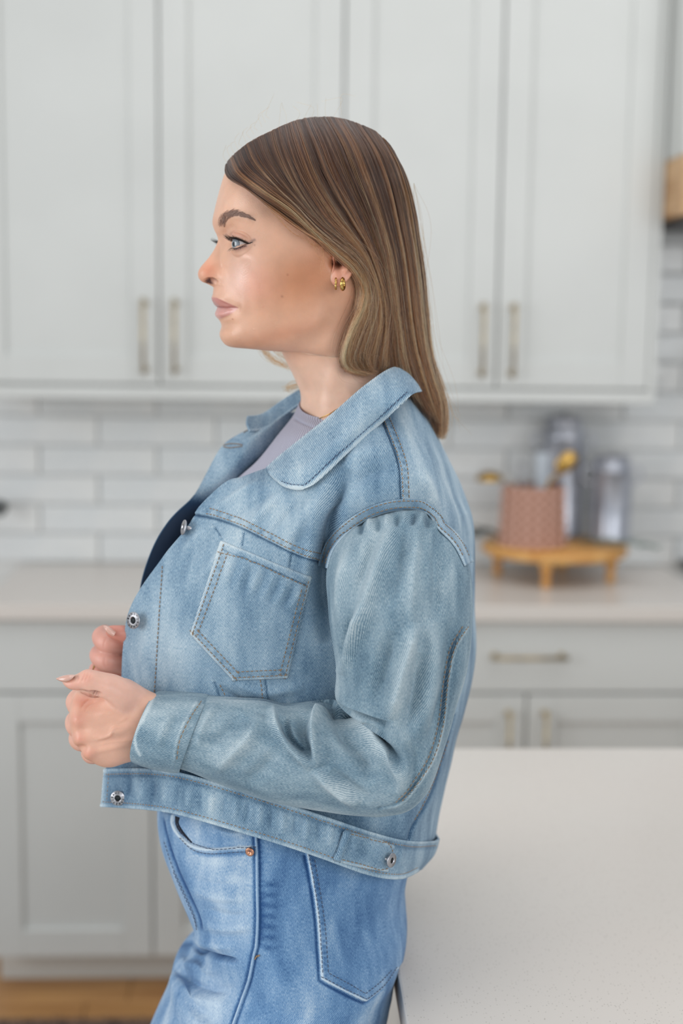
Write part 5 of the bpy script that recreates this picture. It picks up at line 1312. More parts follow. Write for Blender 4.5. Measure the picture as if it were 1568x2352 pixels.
for E_ in (top, [(508, 1243), (472, 1350), lft], [(714, 1325), (690, 1440), rgt], bot): pc.ridge(E_, 5, 0, .0, .16)
for E_ in ([(518, 1250), (486, 1350), (452, 1452)], [(704, 1328), (680, 1440), (652, 1548)], [(452, 1452), (495, 1500), (541, 1550), (600, 1549), (652, 1545)]):
    for k in range(20):
        a = spline(np.array(E_, float), 20)[k]; pc.blob(a[0], a[1], 4, 4, 0, 0, -.12 if k % 2 else .04)
pc.planar(); pocket = pc.build('chest_pocket', M_den, jacket, .0012); ownk(pocket)
pt = pc.tree()
o = stitch_line([[(500, 1272-4), (575, 1291-2), (640, 1319), (703, 1347)], sharp([(515, 1250), (444, 1454), (539, 1556), (655, 1550), (708, 1332)], .03), sharp([(525, 1268), (457, 1450), (545, 1543), (645, 1538), (694, 1345)], .03)], pt, M_thread, 'pocket_stitching', woman); ownk(o)

# sleeve --------------------------------------------------------------
SL = [((908, 1168), (958, 1171), 1.205, .010), ((850, 1187), (1003, 1193), 1.208, .040), ((800, 1222), (1040, 1234), 1.203, .056), ((766, 1262), (1066, 1278), 1.196, .064), ((750, 1310), (1080, 1328), 1.190, .068),
 ((752, 1400), (1084, 1400), 1.184, .069), ((764, 1480), (1079, 1480), 1.180, .067), ((771, 1550), (1064, 1560), 1.178, .066), ((770, 1604), (1046, 1630), 1.177, .064),
 ((800, 1622), (1028, 1690), 1.177, .064), ((850, 1640), (1006, 1745), 1.177, .063), ((878, 1653), (978, 1800), 1.177, .062), ((880, 1654), (935, 1846), 1.178, .060), ((864, 1646), (880, 1862), 1.180, .058),
 ((828, 1634), (820, 1863), 1.183, .056), ((770, 1613), (758, 1858), 1.187, .054), ((720, 1617), (690, 1848), 1.190, .052), ((658, 1622), (620, 1832), 1.194, .049), ((600, 1609), (545, 1808), 1.198, .046),
 ((530, 1605), (480, 1782), 1.203, .043), ((470, 1603), (425, 1757), 1.207, .041, (-10, 3)), ((420, 1600), (370, 1750), 1.210, .040, (-16, 4))]
sl = Cloth(rails(SL, 900, 640, 2.1), True)
S_ = sl.ridge; FOLD = 1.7
# long folds of the upper arm
S_([(905, 1195), (872, 1290), (838, 1394), (800, 1500)], 15, .0040, .25, .07); S_([(875, 1200), (838, 1290), (812, 1380)], 12, -.0030, .3)
S_([(800, 1262), (783, 1340), (778, 1440)], 12, .0030, .3, .06)
S_([(962, 1200), (950, 1290), (944, 1376), (950, 1440)], 13, .0032, .3, .06); S_([(925, 1200), (912, 1300), (890, 1400)], 16, -.0034, .3); S_([(1000, 1220), (1005, 1330), (1000, 1430)], 14, -.0030, .3)
S_([(955, 1430), (935, 1500), (915, 1575), (896, 1652)], 15, .0065, .2, .12); S_([(905, 1450), (880, 1530), (862, 1620)], 18, -.0055, .3)
S_([(846, 1388), (815, 1470), (785, 1552)], 13, .0045, .25, .09); S_([(815, 1400), (790, 1480), (776, 1540)], 9, -.003, .3)
S_([(990, 1420), (995, 1520), (980, 1620), (960, 1700)], 16, .0035, .3, .06); S_([(965, 1500), (950, 1600), (930, 1680)], 14, -.0045, .3)
S_([(1040, 1420), (1035, 1520), (1015, 1620), (985, 1720)], 14, -.003, .3)
for k, x in enumerate((830, 850, 868, 890, 912, 930, 950, 968, 985, 1002)):
    y0 = 1168+abs(x-935)**1.7*.008+6; S_([(x, y0), (x-4, y0+34)], 6, .0018*(1 if k % 2 else -1), .3, -.10 if k % 2 == 0 else .06)
# elbow
sl.step([(764, 1598), (772, 1614), (815, 1634), (860, 1650), (900, 1660)], -.013, 3.5, 34, .12)
S_([(775, 1622), (826, 1668), (876, 1724), (919, 1778), (917, 1828)], 13, .0070, .25, .12); S_([(760, 1640), (790, 1690), (830, 1745), (860, 1800)], 16, -.006, .3)
S_([(753, 1618), (727, 1650), (722, 1700), (733, 1762)], 11, .0075, .2, .10); S_([(700, 1640), (690, 1680), (715, 1745)], 13, -.0075, .3)
S_([(626, 1618), (630, 1665), (662, 1712), (720, 1768)], 10, .0055, .2, .10); S_([(648, 1648), (662, 1690), (700, 1735)], 9, -.0075, .25, -.04)
S_([(716, 1768), (770, 1812), (824, 1850)], 12, .0050, .3, .10); S_([(760, 1770), (810, 1815), (850, 1845)], 14, -.004, .3)
S_([(600, 1640), (571, 1696), (520, 1745), (490, 1770)], 16, .0045, .3, .08); S_([(560, 1640), (520, 1680), (470, 1720)], 16, -.0035, .3); S_([(640, 1720), (600, 1770), (560, 1800)], 18, -.003, .3)
S_([(500, 1612), (470, 1660), (450, 1720)], 9, .0020, .3, .05); S_([(940, 1700), (955, 1760), (930, 1830)], 14, -.003, .3)
S_([(800, 1640), (840, 1690), (880, 1760)], 9, .003, .3, .06)
sl.noise(.0008, 50, 9); sl.noise(.0003, 20, 10); sl.upd()
arch = [(752, 1305), (765, 1262), (800, 1222), (850, 1188), (905, 1171), (950, 1170), (985, 1180), (1000, 1210), (1040, 1250), (1066, 1300)]
el = [(1073, 1440), (1045, 1490), (1030, 1560), (1018, 1660), (995, 1740), (960, 1800), (920, 1845), (870, 1858)]
S_([(x-6, y) for x, y in el], 3.5, -.0009, .02, -.14); S_(el, 4, .0008, .02, .12)
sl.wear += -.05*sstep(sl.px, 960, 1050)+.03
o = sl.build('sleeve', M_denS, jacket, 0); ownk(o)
st = sl.tree()
# armhole band laid over the sleeve head
arB = spline(np.array(arch, float), 90); T_ = np.gradient(arB, axis=0); T_ /= np.linalg.norm(T_, axis=1)[:, None]; Nn = np.stack([T_[:, 1], -T_[:, 0]], 1)
class TwoTrees:
    def __init__(s, *t): s.t = t
    def ray_cast(s, o_, d_, l):
        best = (None, None, None, None)
        for t in s.t:
            r_ = t.ray_cast(o_, d_, l)
            if r_[0] is not None and (best[3] is None or r_[3] < best[3]): best = r_
        return best
bst = TwoTrees(bt, st)
gA = arB[None]+Nn[None]*np.linspace(-1, 24, 14)[:, None, None]
ac = decal('armhole_band', gA, bst, .0020, None, None, 2); ac.face[:] = True
for i_ in range(ac.n):
    for j_ in list(range(ac.m//2, ac.m))+list(range(ac.m//2, -1, -1)):
        q_ = j_-1 if j_ > ac.m//2 else j_+1
        if j_ != ac.m//2 and ac.V[i_, j_, 1] > ac.V[i_, q_, 1]+.0022:
            ac.V[i_, j_] = P(gA[i_, j_, 0], gA[i_, j_, 1], ac.V[i_, q_, 1]+.0022)
for _ in range(14): ac.V[:, 1:-1] = .25*ac.V[:, :-2]+.5*ac.V[:, 1:-1]+.25*ac.V[:, 2:]
for _ in range(6): ac.V[1:-1] = .25*ac.V[:-2]+.5*ac.V[1:-1]+.25*ac.V[2:]
ac.V += np.array([0, -.0012, 0]); ac.wear[:2] += .2; ac.wear[2:4] -= .1
ac.uv(); o = ac.build('armhole_band', M_den, jacket, .0010); ownk(o)
at_ = ac.tree()
o = stitch_line([[tuple(p) for p in (arB+Nn*5)[2:-2:6]], [tuple(p) for p in (arB+Nn*18)[2:-2:6]]], TwoTrees(at_), M_thread, 'armhole_stitching', woman); ownk(o)
o = stitch_line([el[:-1], [(x-13, y-2) for x, y in el[:-1]]], st, M_thread, 'sleeve_stitching', woman); ownk(o)
# cuff
FOLD = 1.3
CF = [((476, 1606), (420, 1764), 1.207, .0425, (-12, 3)), ((466, 1602), (408, 1766), 1.208, .0445, (-14, 4)), ((430, 1599), (375, 1760), 1.210, .0440, (-16, 4)), ((390, 1597), (342, 1750), 1.213, .043, (-18, 4)), ((356, 1596), (322, 1740), 1.216, .042, (-20, 4)), ((354, 1597), (321, 1739), 1.217, .040, (-20, 4)), ((362, 1603), (330, 1735), 1.217, .037, (-18, 4)), ((400, 1612), (360, 1735), 1.214, .036, (-12, 4))]
cf = Cloth(rails(CF, 170, 420, 2.2), True); cf.ridge([(456, 1612), (430, 1650), (408, 1700), (400, 1752)], 5, .0012, .05, .06); cf.ridge([(430, 1612), (400, 1660), (385, 1720)], 12, -.0012, .3, -.03)
cf.ridge([(395, 1640), (372, 1680), (360, 1720)], 10, .0015, .3, .05); cf.noise(.0006, 30, 12); cf.upd()
cf.ridge([(352, 1600), (334, 1640), (312, 1682), (312, 1716), (324, 1738)], 4, 0, .02, .2); cf.wear += .05
cuff = cf.build('cuff', M_denS, jacket, 0); ownk(cuff); cft = cf.tree()
o = stitch_line([[(462, 1612), (436, 1650), (412, 1700), (404, 1750)]], cft, M_thread, 'cuff_stitching', woman, L=.0036); ownk(o)

# hem band --------------------------------------------------------------
HB = [[(242, 1767, 1.279), (340, 1766, 1.232), (432, 1779, 1.205), (600, 1828, 1.188), (740, 1874, 1.188), (860, 1914, 1.198), (938, 1932, 1.222), (1003, 1930, 1.30), (1000, 1912, 1.37), (955, 1835, 1.50), (750, 1790, 1.56), (550, 1787, 1.50), (400, 1787, 1.40), (300, 1787, 1.34)],
      [(239, 1800, 1.277), (338, 1806, 1.229), (430, 1820, 1.202), (597, 1870, 1.184), (735, 1915, 1.184), (855, 1955, 1.195), (930, 1972, 1.220), (992, 1968, 1.30), (990, 1945, 1.37), (945, 1865, 1.49), (750, 1825, 1.55), (550, 1822, 1.50), (400, 1822, 1.40), (298, 1822, 1.34)],
      [(235, 1851, 1.277), (336, 1858, 1.229), (428, 1874, 1.202), (594, 1922, 1.182), (728, 1966, 1.182), (840, 2006, 1.192), (915, 2017, 1.216), (962, 2000, 1.29), (965, 1985, 1.36), (930, 1900, 1.48), (750, 1860, 1.54), (550, 1857, 1.50), (400, 1857, 1.40), (296, 1857, 1.34)]]
hb = Cloth(bez_grid([[P(*q) for q in row] for row in HB], 110, 900)); 
def hfix():
    Cloth.upd(hb)
    if np.sum(hb.N[50, 250]*(hb.V[50, 250]-CAM)) > 0: hb.N *= -1
    hb.face = np.sum(hb.N*(hb.V-CAM), -1) < 0; hb.face &= (np.arange(hb.m) < hb.m*.62)[None, :]
hb.girth(.3); hb.upd = hfix; hb.upd()
for k in range(24):
    x = 300+k*27; f = (x-242)/620; y = 1770+150*max(0, f)**1.15
    hb.ridge([(x, y-4), (x-4, y+52)], 7, .0010*(1 if k % 2 else -1), .3, .07*(1 if k % 2 else -1))
hb.noise(.0006, 40, 15)
eT = [(244, 1769), (340, 1768), (432, 1781), (600, 1830), (740, 1876), (860, 1916), (938, 1934), (1000, 1932)]; eB = [(237, 1849), (336, 1856), (428, 1872), (594, 1920), (728, 1964), (840, 2004), (915, 2015), (958, 1999)]
hb.ridge(eT, 3, .0006, .0, .10); hb.ridge(eB, 3, .0008, .0, .12); hb.ridge([(241, 1770), (236, 1849)], 4, .0006, .0, .10); hb.ridge([(x, y+14) for x, y in eT], 5, -.0003, .0, -.08)
hb.wear += -.12*np.exp(-((hb.px-330)/90)**2); hb.wear -= .06
o = hb.build('hem_band', M_den, jacket, .0022); ownk(o); ht = hb.tree()
o = stitch_line([[(x, y+9) for x, y in eT], [(x, y-8) for x, y in eB], [(252, 1776), (247, 1842)]], ht, M_thread, 'hem_stitching', woman, L=.0026, gap=.0012); ownk(o)
# side tab
gt = quadgrid([(793, 1909), (850, 1922), (903, 1941)], [(765, 1976), (820, 1989), (889, 2001)], 30, 40)
tc_ = decal('side_tab', gt, ht, .0030, None, None, 2); tc_.face[:] = True; tc_.ridge([(793, 1909), (850, 1922), (903, 1941)], 4, 0, 0, .16); tc_.ridge([(765, 1976), (820, 1989), (889, 2001)], 4, 0, 0, .16); tc_.blob(830, 1955, 18, 22, 0, .3, -.14)
tc_.planar(); o = tc_.build('side_tab', M_den, jacket, .0014); ownk(o); tt2 = tc_.tree()
gt2 = quadgrid([(790, 1906), (806, 1910)], [(764, 1976), (781, 1979)], 24, 8); t3 = decal('tab_loop', gt2, tt2, .0024, None, None, 2); o = t3.build('tab_loop', M_den, jacket, .0012); ownk(o)
o = stitch_line([[(805, 1916), (850, 1928), (897, 1946), (886, 1995), (820, 1982), (778, 1972)]], tt2, M_thread, 'tab_stitching', woman); ownk(o)

# metal shank buttons
def shank_button(px, py, tree, r, nrm=None, lift=.004, txt=False):
    p, nr = cast(px, py, tree); n = np.array(nrm) if nrm is not None else nr; n = n/np.linalg.norm(n)
    Rq = np.array(Vector(n).to_track_quat('Z', 'Y').to_matrix()); a = np.linspace(0, 2*pi, 48, endpoint=False)
    Vs, Fs, Ms, off = [], [], [], 0
    for pr, mi, o_ in (([(0, -.0008), (r*.9, -.0008), (r, 0), (r, .0006), (r*.94, .0011), (r*.60, .0009), (r*.52, .0014), (r*.44, .0014), (r*.40, .0004), (r*.3, .0002), (0, .0002)], 0, lift), ([(r*.26, -.001-lift), (r*.26, -.0006), (0, -.0006)], 0, lift), ([(0, .0003), (r*.40, .0003), (r*.40, .0006), (0, .0007)], 1, lift)):
        pr = np.array(pr); V = np.stack([pr[:, 0, None]*np.cos(a), pr[:, 0, None]*np.sin(a), pr[:, 1, None]+0*a], -1).reshape(-1, 3)@Rq.T+p+n*o_
        q = grid_faces(len(pr), 48, True).tolist(); Vs.append(V); Fs += [[k+off for k in f] for f in q]; Ms += [mi]*len(q); off += len(V)
    if txt:
        z = Vector(n); y_ = (Vector((0, 0, 1))-z*z.z).normalized(); x_ = y_.cross(z)
        for i, ch in enumerate('JEANS*JEANS*'):
            th = radians(20)-2*pi*i/12
            cu = bpy.data.curves.new('letter', 'FONT'); cu.body = ch; cu.size = r*.36; cu.align_x = 'CENTER'; cu.align_y = 'CENTER'; cu.extrude = .00012
            o = bpy.data.objects.new('letter', cu); COL.objects.link(o); bpy.context.view_layer.update(); lm = o.to_mesh()
            up = x_*cos(th)+y_*sin(th); xx_ = up.cross(z); pos = Vector(p+n*(lift+.00115))+up*r*.76
            Vs.append(np.array([list(pos+xx_*v.co.x+up*v.co.y+z*v.co.z) for v in lm.vertices])); Fs += [[k+off for k in f.vertices] for f in lm.polygons]; Ms += [1]*len(lm.polygons); off += len(lm.vertices)
            o.to_mesh_clear(); bpy.data.objects.remove(o); bpy.data.curves.remove(cu)
    o = mesh_np('button', np.vstack(Vs), Fs, M_metal); o.data.materials.append(M_metald); o.data.polygons.foreach_set('material_index', np.array(Ms, np.int32)); ownk(o); o['label'] = 'round nickel shank button'
    return o
shank_button(319, 1424, bt, .0078, (-.55, -.80, .12), .0075, True)
shank_button(274, 1829, ht, .0070, (-.12, -.99, .03), .0055, True)
shank_button(886, 1972, tt2, .0066, (.75, -.66, .0), .006)
shank_button(437, 1214, bt, .0072, (-.93, -.30, .2), .006)

# collar ----------------------------------------------------------------
def YB_(px, py, push=.004):
    p, _ = cast(px, py, bst); return (p[1] if p is not None else 1.3)-push
inner = [(612, 1077), (640, 1052), (700, 1003), (775, 943), (845, 885), (905, 846), (950, 850)]
outer = [(620, 1086), (660, 1118), (712, 1117), (790, 1045), (868, 975), (944, 908), (975, 900)]
iy = [1.283, 1.276, 1.262, 1.250, 1.258, 1.300, 1.37]
oy = [YB_(*q) for q in outer[:5]]+[1.245, 1.37]
K = []
base_ = [(x+14, y+12, Y+.012) for (x, y), Y in zip(inner, iy)]
K.append([P(x+12, y+34, Y+.010) for (x, y), Y in zip(inner, iy)])
K.append([P(x+3, y+6, Y+.006) for (x, y), Y in zip(inner, iy)])
K.append([P(x, y, Y) for (x, y), Y in zip(inner, iy)])
for f in (.25, .6, .85, 1.):
    K.append([P(a[0]*(1-f)+b[0]*f, a[1]*(1-f)+b[1]*f, (A*(1-f)+B*f)-(.009*sin(pi*min(1, f))+.003*(f < .9))) for a, b, A, B in zip(inner, outer, iy, oy)])
cl = Cloth(bez_grid(K, 220, 420)); 
def cfix():
    Cloth.upd(cl)
    if np.sum(cl.N[150, 200]*(cl.V[150, 200]-CAM)) > 0: cl.N *= -1
    cl.face = np.sum(cl.N*(cl.V-CAM), -1) < 0
cl.upd = cfix; cl.upd(); cl.noise(.0007, 45, 21)
cl.ridge([(640, 1075), (700, 1080), (760, 1030), (850, 955)], 14, .0012, .3, .04)
oe = [(618, 1084), (655, 1114), (690, 1121), (715, 1114), (790, 1043), (868, 973), (942, 908)]
cl.ridge(oe, 4, .0006, .02, .22); cl.ridge([(x-5, y-7) for x, y in oe], 2.5, -.0004, .05, -.12); cl.ridge(inner, 4, 0, .02, .08)
cl.planar(); o = cl.build('collar', M_den, jacket, .0022); ownk(o); clt = cl.tree()
o = stitch_line([[(x-7, y-8) for x, y in oe[1:]]], clt, M_threadD, 'collar_stitching', woman); ownk(o)
# far leaf of the collar
FC = [[(712, 888, 1.395), (690, 896, 1.405), (650, 920, 1.412), (604, 951, 1.405), (567, 957, 1.392)], [(712, 905, 1.392), (688, 910, 1.400), (648, 935, 1.405), (604, 966, 1.396), (566, 972, 1.384)], [(712, 935, 1.390), (690, 930, 1.395), (652, 956, 1.398), (608, 986, 1.388), (573, 991, 1.376)]]
fc = Cloth(bez_grid([[P(*q) for q in row] for row in FC], 60, 140)); fc.face[:] = True; fc.wear -= .08; fc.wear[:6] += .2; fc.wear[-8:] += .15
fc.planar(); o = fc.build('collar_leaf', M_den, jacket, .003); ownk(o)
# buttonhole stitching on the far lapel
o = stitch_line([[(514, 1024), (528, 1021), (545, 1021), (560, 1024)], [(514, 1027), (528, 1030), (545, 1028), (560, 1026)], [(560, 996), (568, 991), (580, 990)]], bt, M_thread, 'buttonhole_stitching', woman, L=.0016, gap=.0003, r=.0005); ownk(o)
# far sleeve (behind the body)
FS = [((800, 1150), (990, 1160), 1.53, .03), ((740, 1230), (1000, 1240), 1.545, .055), ((730, 1400), (980, 1400), 1.55, .06), ((740, 1560), (940, 1600), 1.55, .058), ((790, 1620), (880, 1720), 1.55, .056), ((760, 1610), (790, 1740), 1.54, .054), ((640, 1570), (640, 1720), 1.50, .05), ((480, 1500), (470, 1640), 1.42, .045), ((370, 1450), (355, 1580), 1.36, .04)]
fs = Cloth(rails(FS, 160, 160), True); o = fs.build('sleeve', M_denS, jacket, 0); ownk(o)

# necklace
nk_ = [(733, 962), (745, 957), (758, 951), (775, 940)]
W3 = [cast(x, y, bvh_head, .0008)[0] for x, y in spline(np.array(nk_, float), 30)]
V, Q, T = tube_arrays(np.array(W3), .0004, 6); own(mesh_np('necklace', V, [list(q) for q in Q]+T, M_gold2))

# ------------------------------------------------------------------ hands
HEADP = SKINP; SKINP = []
def skin_loft(rows, n, m, col=(226, 176, 152), sup=2.1, fn=None):
    c = Cloth(rails(rows, n, m, sup), True)
    if fn: fn(c)
    V = c.V.reshape(-1, 3); V = np.vstack([V, c.V[0].mean(0)[None], c.V[-1].mean(0)[None]]); k = n*m
    Q = np.vstack([grid_faces(n, m, True)]); t = np.tile(np.array(rgb(*col)[:3]), (len(V), 1))
    caps = np.array([[k, (j+1) % m, j, j] for j in range(m)]+[[k+1, (n-1)*m+j, (n-1)*m+(j+1) % m, (n-1)*m+(j+1) % m] for j in range(m)])
    px, py = proj(V)
    red = np.clip(getattr(c, 'red', np.zeros((n, m))), 0, 1).ravel(); red = np.r_[red, 0, 0][:, None]
    t = t*(1-red)+np.array(rgb(212, 124, 106)[:3])*red
    SKINP.append((V, [Q, caps[:, [0, 1, 2, 2]][:0]], t, np.full(len(V), .45))); return c
def back_of_hand(c):
    c.ridge([(185, 1650), (230, 1640), (290, 1635)], 9, .0009, .3); c.ridge([(178, 1695), (230, 1690), (300, 1672)], 7, .0012, .3)
    c.ridge([(200, 1728), (250, 1718), (310, 1705)], 7, .0010, .3); c.ridge([(190, 1672), (240, 1668), (300, 1655)], 8, -.0009, .3); c.ridge([(190, 1712), (240, 1704), (300, 1690)], 7, -.0009, .3)
    c.ridge([(215, 1700), (250, 1690), (262, 1672), (285, 1668)], 3.5, .0009, .3); c.ridge([(215, 1712), (255, 1702), (310, 1700)], 3, .0007, .3)
    c.blob(180, 1655, 15, 15, .0030); c.blob(182, 1698, 13, 13, .0032); c.blob(204, 1732, 13, 12, .0026)
    c.blob(192, 1676, 10, 6, -.003); c.blob(190, 1716, 10, 6, -.003)
    c.ridge([(196, 1622), (206, 1612), (222, 1606)], 4, -.0014, .3); c.ridge([(186, 1626), (196, 1608), (206, 1600)], 4, -.0012, .3)
    c.noise(.0004, 22, 3); c.upd()
    c.red = .38*(G(178, 1655, 20, 20)(c.px, c.py)+G(182, 1698, 17, 15)(c.px, c.py)+G(204, 1732, 16, 14)(c.px, c.py)+G(190, 1610, 26, 16)(c.px, c.py))+.85*G(267, 1568, 8, 4.5, .2)(c.px, c.py)
skin_loft([((470, 1625), (440, 1728), 1.205, .024), ((400, 1610), (365, 1738), 1.212, .025), ((352, 1594), (325, 1741), 1.216, .026), ((318, 1574), (292, 1749), 1.217, .026), ((288, 1560), (258, 1759), 1.218, .026), ((258, 1564), (232, 1756), 1.219, .026),
 ((236, 1584), (210, 1742), 1.220, .026), ((214, 1592), (192, 1722), 1.222, .026), ((190, 1589), (177, 1704), 1.224, .025), ((173, 1592), (170, 1688), 1.227, .022), ((165, 1612), (165, 1668), 1.230, .013), ((163, 1634), (164, 1650), 1.232, .003)], 240, 220, fn=back_of_hand, sup=2.25)
def thumb_fn(c):
    c.ridge([(196, 1542), (192, 1556), (186, 1568)], 2.2, -.0006, .3); c.ridge([(203, 1541), (198, 1556), (194, 1566)], 2, -.0005, .3); c.blob(215, 1552, 14, 10, .0010); c.ridge([(180, 1552), (178, 1566)], 2, -.0003, .3)
    c.upd(); c.red = .35*G(200, 1556, 16, 16)(c.px, c.py)+.3*G(165, 1575, 20, 10)(c.px, c.py)
skin_loft([((335, 1585), (330, 1660), 1.214, .012), ((300, 1566), (285, 1640), 1.205, .016), ((268, 1552), (246, 1606), 1.200, .0155), ((240, 1546), (226, 1598), 1.198, .0138), ((218, 1542), (212, 1593), 1.197, .0128), ((202, 1538), (202, 1589), 1.197, .0125), ((190, 1541), (190, 1584), 1.197, .0118),
 ((178, 1548), (176, 1584), 1.197, .0108), ((166, 1553), (163, 1582), 1.197, .0096), ((155, 1556), (152, 1576), 1.197, .007), ((147, 1559), (146, 1570), 1.197, .004), ((143, 1562), (143, 1567), 1.197, .0012)], 150, 100, (230, 182, 162), fn=thumb_fn)
def finger(pts, rad, col=(226, 174, 154), n=60, m=40, bump=()):
    """pts: (px,py,Y)"""
    p = spline(np.array([P(*q) for q in pts]), n); r = np.interp(np.linspace(0, 1, n), np.linspace(0, 1, len(rad)), rad)
    e = np.linspace(0, 1, n); r = r*np.sqrt(np.clip((1-e)/.10, 0, 1)*(2-np.clip((1-e)/.10, 0, 1))+1e-4)
    for b_ in bump: r = r*(1+.06*np.exp(-((e-b_)/.06)**2))
    V, Q, T = tube_arrays(p, r, m); V = V[:-2]; t = np.tile(np.array(rgb(*col)[:3]), (len(V), 1))
    red = .4*np.repeat(sstep(e, .6, 1), m)[:, None]; t = t*(1-red)+np.array(rgb(216, 140, 122)[:3])*red
    SKINP.append((V, [Q[:, ::-1]], t, np.full(len(V), .45))); return V, p
# near hand: fingers curl away behind the knuckles
finger([(205, 1640, 1.222), (182, 1622, 1.228), (180, 1606, 1.245), (198, 1604, 1.262), (232, 1612, 1.264)], [.0105, .0105, .0098, .009, .008], bump=(.35,))
finger([(205, 1672, 1.225), (180, 1668, 1.232), (176, 1655, 1.255), (196, 1646, 1.268), (232, 1645, 1.262)], [.0105, .0105, .010, .009, .008])
finger([(210, 1700, 1.225), (186, 1700, 1.232), (184, 1690, 1.256), (205, 1682, 1.268), (238, 1680, 1.262)], [.0100, .0100, .0095, .0088, .008])
finger([(232, 1728, 1.225), (212, 1732, 1.232), (208, 1724, 1.252), (225, 1716, 1.262), (250, 1712, 1.258)], [.009, .009, .0085, .008, .007])
# far hand
HANDN = SKINP; SKINP = []
FH = (216, 160, 144)
finger([(380, 1490, 1.335), (310, 1482, 1.312), (268, 1479, 1.305), (243, 1474, 1.305), (234, 1462, 1.318), (250, 1452, 1.336)], [.011, .0102, .0098, .0098, .0095, .009], FH, bump=(.62,))
finger([(380, 1535, 1.338), (310, 1527, 1.312), (268, 1522, 1.305), (238, 1515, 1.305), (228, 1503, 1.322), (246, 1496, 1.340)], [.011, .0102, .0100, .0098, .0094, .009], FH, bump=(.62,))
finger([(380, 1568, 1.345), (300, 1560, 1.325), (255, 1552, 1.322), (228, 1545, 1.328), (224, 1532, 1.345)], [.010, .0098, .0094, .009, .0085], FH)
finger([(380, 1510, 1.33), (330, 1475, 1.300), (290, 1458, 1.286), (262, 1452, 1.283), (243, 1444, 1.285)], [.014, .012, .0102, .0088, .0055], (206, 140, 124))
finger([(480, 1570, 1.40), (430, 1540, 1.375), (360, 1520, 1.345), (320, 1510, 1.335)], [.024, .026, .030, .026], FH)
# weld each hand into one skin and soften where thumb and fingers join
from mathutils.kdtree import KDTree
HANDF = SKINP; SKINP = HEADP
def weld(parts, voxel, soft, zones=(), creases=(), hollows=()):
    Vs, Fs, ts, off = [], [], [], 0
    for V, Q, t, m_ in parts:
        Vs.append(V)
        for q in Q:
            if len(q): Fs += (q+off).tolist()
        # close the ends
        ts.append(t); off += len(V)
    V = np.vstack(Vs); t = np.vstack(ts)
    me = bpy.data.meshes.new('tmp'); me.from_pydata(V.tolist(), [], Fs); bm = bmesh.new(); bm.from_mesh(me)
    bmesh.ops.holes_fill(bm, edges=[e for e in bm.edges if e.is_boundary], sides=0); bmesh.ops.recalc_face_normals(bm, faces=list(bm.faces)); bm.to_mesh(me); bm.free()
    ob = bpy.data.objects.new('tmp', me); COL.objects.link(ob); r_ = ob.modifiers.new('r', 'REMESH'); r_.mode = 'VOXEL'; r_.voxel_size = voxel
    dg = bpy.context.evaluated_depsgraph_get(); ev = ob.evaluated_get(dg); m2 = ev.to_mesh()
    n = len(m2.vertices); co = np.zeros(n*3, np.float32); m2.vertices.foreach_get('co', co); co = co.reshape(-1, 3).astype(float)
    F = np.array([list(p.vertices) for p in m2.polygons if len(p.vertices) == 4], int); E = np.zeros(len(m2.edges)*2, np.int32); m2.edges.foreach_get('vertices', E); E = E.reshape(-1, 2)
    ev.to_mesh_clear(); bpy.data.objects.remove(ob)
    deg = np.bincount(E.ravel(), minlength=n)[:, None]
    def lap(c):
        s = np.zeros_like(c); np.add.at(s, E[:, 0], c[E[:, 1]]); np.add.at(s, E[:, 1], c[E[:, 0]]); return s/np.maximum(deg, 1)-c
    for _ in range(soft): co += .5*lap(co)
    px, py = proj(co); w = np.zeros(n)
    for (cx, cy, rx, ry) in zones: w = np.maximum(w, np.exp(-((px-cx)/rx)**4-((py-cy)/ry)**4))
    for _ in range(60): co += .5*w[:, None]*lap(co)
    def nrm():
        a, b, c2 = co[F[:, 0]], co[F[:, 1]], co[F[:, 2]]; fn = np.cross(b-a, c2-a); N = np.zeros_like(co)
        for k in range(4): np.add.at(N, F[:, k], fn)
        return N/(np.linalg.norm(N, axis=1, keepdims=True)+1e-12)
    N = nrm(); px, py = proj(co); fc_ = np.sum(N*(co-CAM), 1) < 0
    if fc_.mean() < .3: N = -N; fc_ = ~fc_
    for pts, wd_, am in creases:
        p = spline(np.array(pts, float), 24); d, sd, tt3 = pl_dist(px, py, p); co += N*(am*np.exp(-(d/wd_)**2)*np.clip(np.minimum(tt3, 1-tt3)/.25, 0, 1)*fc_)[:, None]
    kd = KDTree(len(V))
    for i, v in enumerate(V): kd.insert(v, i)
    kd.balance(); idx = np.array([kd.find(v)[1] for v in co]); tn = t[idx]
    for _ in range(12):
        s = np.zeros_like(tn); np.add.at(s, E[:, 0], tn[E[:, 1]]); np.add.at(s, E[:, 1], tn[E[:, 0]]); tn = .5*tn+.5*s/np.maximum(deg, 1)
    for cx, cy, rx, ry, an, am, k in hollows:
        g = G(cx, cy, rx, ry, an)(px, py)*fc_; co += N*(am*g)[:, None]; k2 = (g*k)[:, None]; tn = tn*(1-k2)+np.array(rgb(150, 66, 52)[:3])*k2  # hollows pressed in, their shade painted dark red
    SKINP.append((co, [F], tn, np.full(n, .45)))
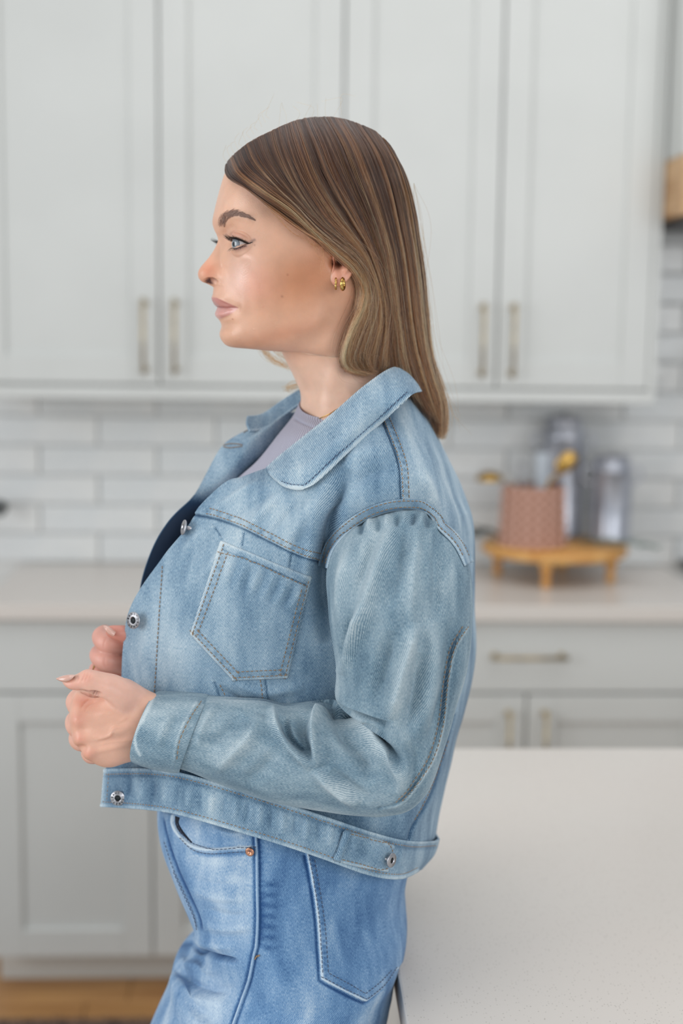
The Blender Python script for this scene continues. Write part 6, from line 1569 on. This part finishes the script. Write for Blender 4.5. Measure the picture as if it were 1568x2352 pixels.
weld(HANDN, .00085, 4, [(292, 1592, 45, 45), (205, 1650, 20, 60)],
 [([(196, 1541), (191, 1556), (186, 1568)], 1.6, -.0006), ([(204, 1540), (199, 1556), (194, 1568)], 1.6, -.0005), ([(210, 1548), (206, 1560)], 1.4, -.0003), ([(180, 1552), (177, 1568)], 1.6, -.0003),
  ([(185, 1628), (196, 1612), (212, 1604)], 2.2, -.0008), ([(192, 1636), (204, 1620), (224, 1610)], 2.2, -.0006), ([(215, 1700), (250, 1690), (262, 1672), (285, 1668)], 3.5, .0006), ([(215, 1714), (255, 1704), (310, 1700)], 3, .0004), ([(300, 1640), (270, 1660), (240, 1668)], 4, .0004)],
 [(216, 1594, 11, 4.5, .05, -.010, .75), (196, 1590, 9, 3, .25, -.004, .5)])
weld(HANDF, .0010, 4, [], [([(247, 1461), (240, 1475), (238, 1490)], 1.8, -.0004), ([(243, 1505), (240, 1520), (244, 1535)], 1.8, -.0004)])
# nails
M_nail = mat('nude_nail', rgb(214, 168, 152), .12, Coat_Weight=1.)
def nail(rows, n=30, m=24):
    V = rails(rows, n, m, 2.0).reshape(-1, 3); own(mesh_np('fingernail', V, grid_faces(n, m, True), M_nail))
nail([((172, 1550), (167, 1558), 1.1905, .0036), ((162, 1549.5), (160, 1563), 1.190, .0046), ((148, 1551), (147, 1566), 1.191, .0044), ((138, 1554), (138, 1564), 1.192, .0030), ((129, 1558), (129.5, 1560), 1.1925, .0006)])
nail([((266, 1452), (260, 1462), 1.274, .0030), ((256, 1444), (248, 1455), 1.275, .0040), ((246, 1438), (241, 1446), 1.276, .0034), ((238, 1436), (237, 1438), 1.278, .0006)])
# ring on the far middle finger
a = np.linspace(0, 2*pi, 40); c0 = P(222, 1515, 1.313)
tg = np.array([.0, .0, 1.]); V, Q, T = tube_arrays(np.stack([c0[0]+.0035*np.cos(a), c0[1]+.0095*np.sin(a), c0[2]+.0098*np.cos(a)], 1), .0006, 8, False)
own(mesh_np('ring', V, Q, M_gold2))

# body of skin
def build_skin():
    Vs, Qs, ts, ms, off = [], [], [], [], 0
    for V, Q, t, m_ in SKINP:
        Vs.append(V); Qs += [q+off for q in Q]; ts.append(t); ms.append(m_); off += len(V)
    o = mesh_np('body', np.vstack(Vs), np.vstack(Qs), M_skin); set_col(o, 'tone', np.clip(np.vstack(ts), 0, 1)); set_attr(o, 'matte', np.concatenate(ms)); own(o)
    return o
body = build_skin()
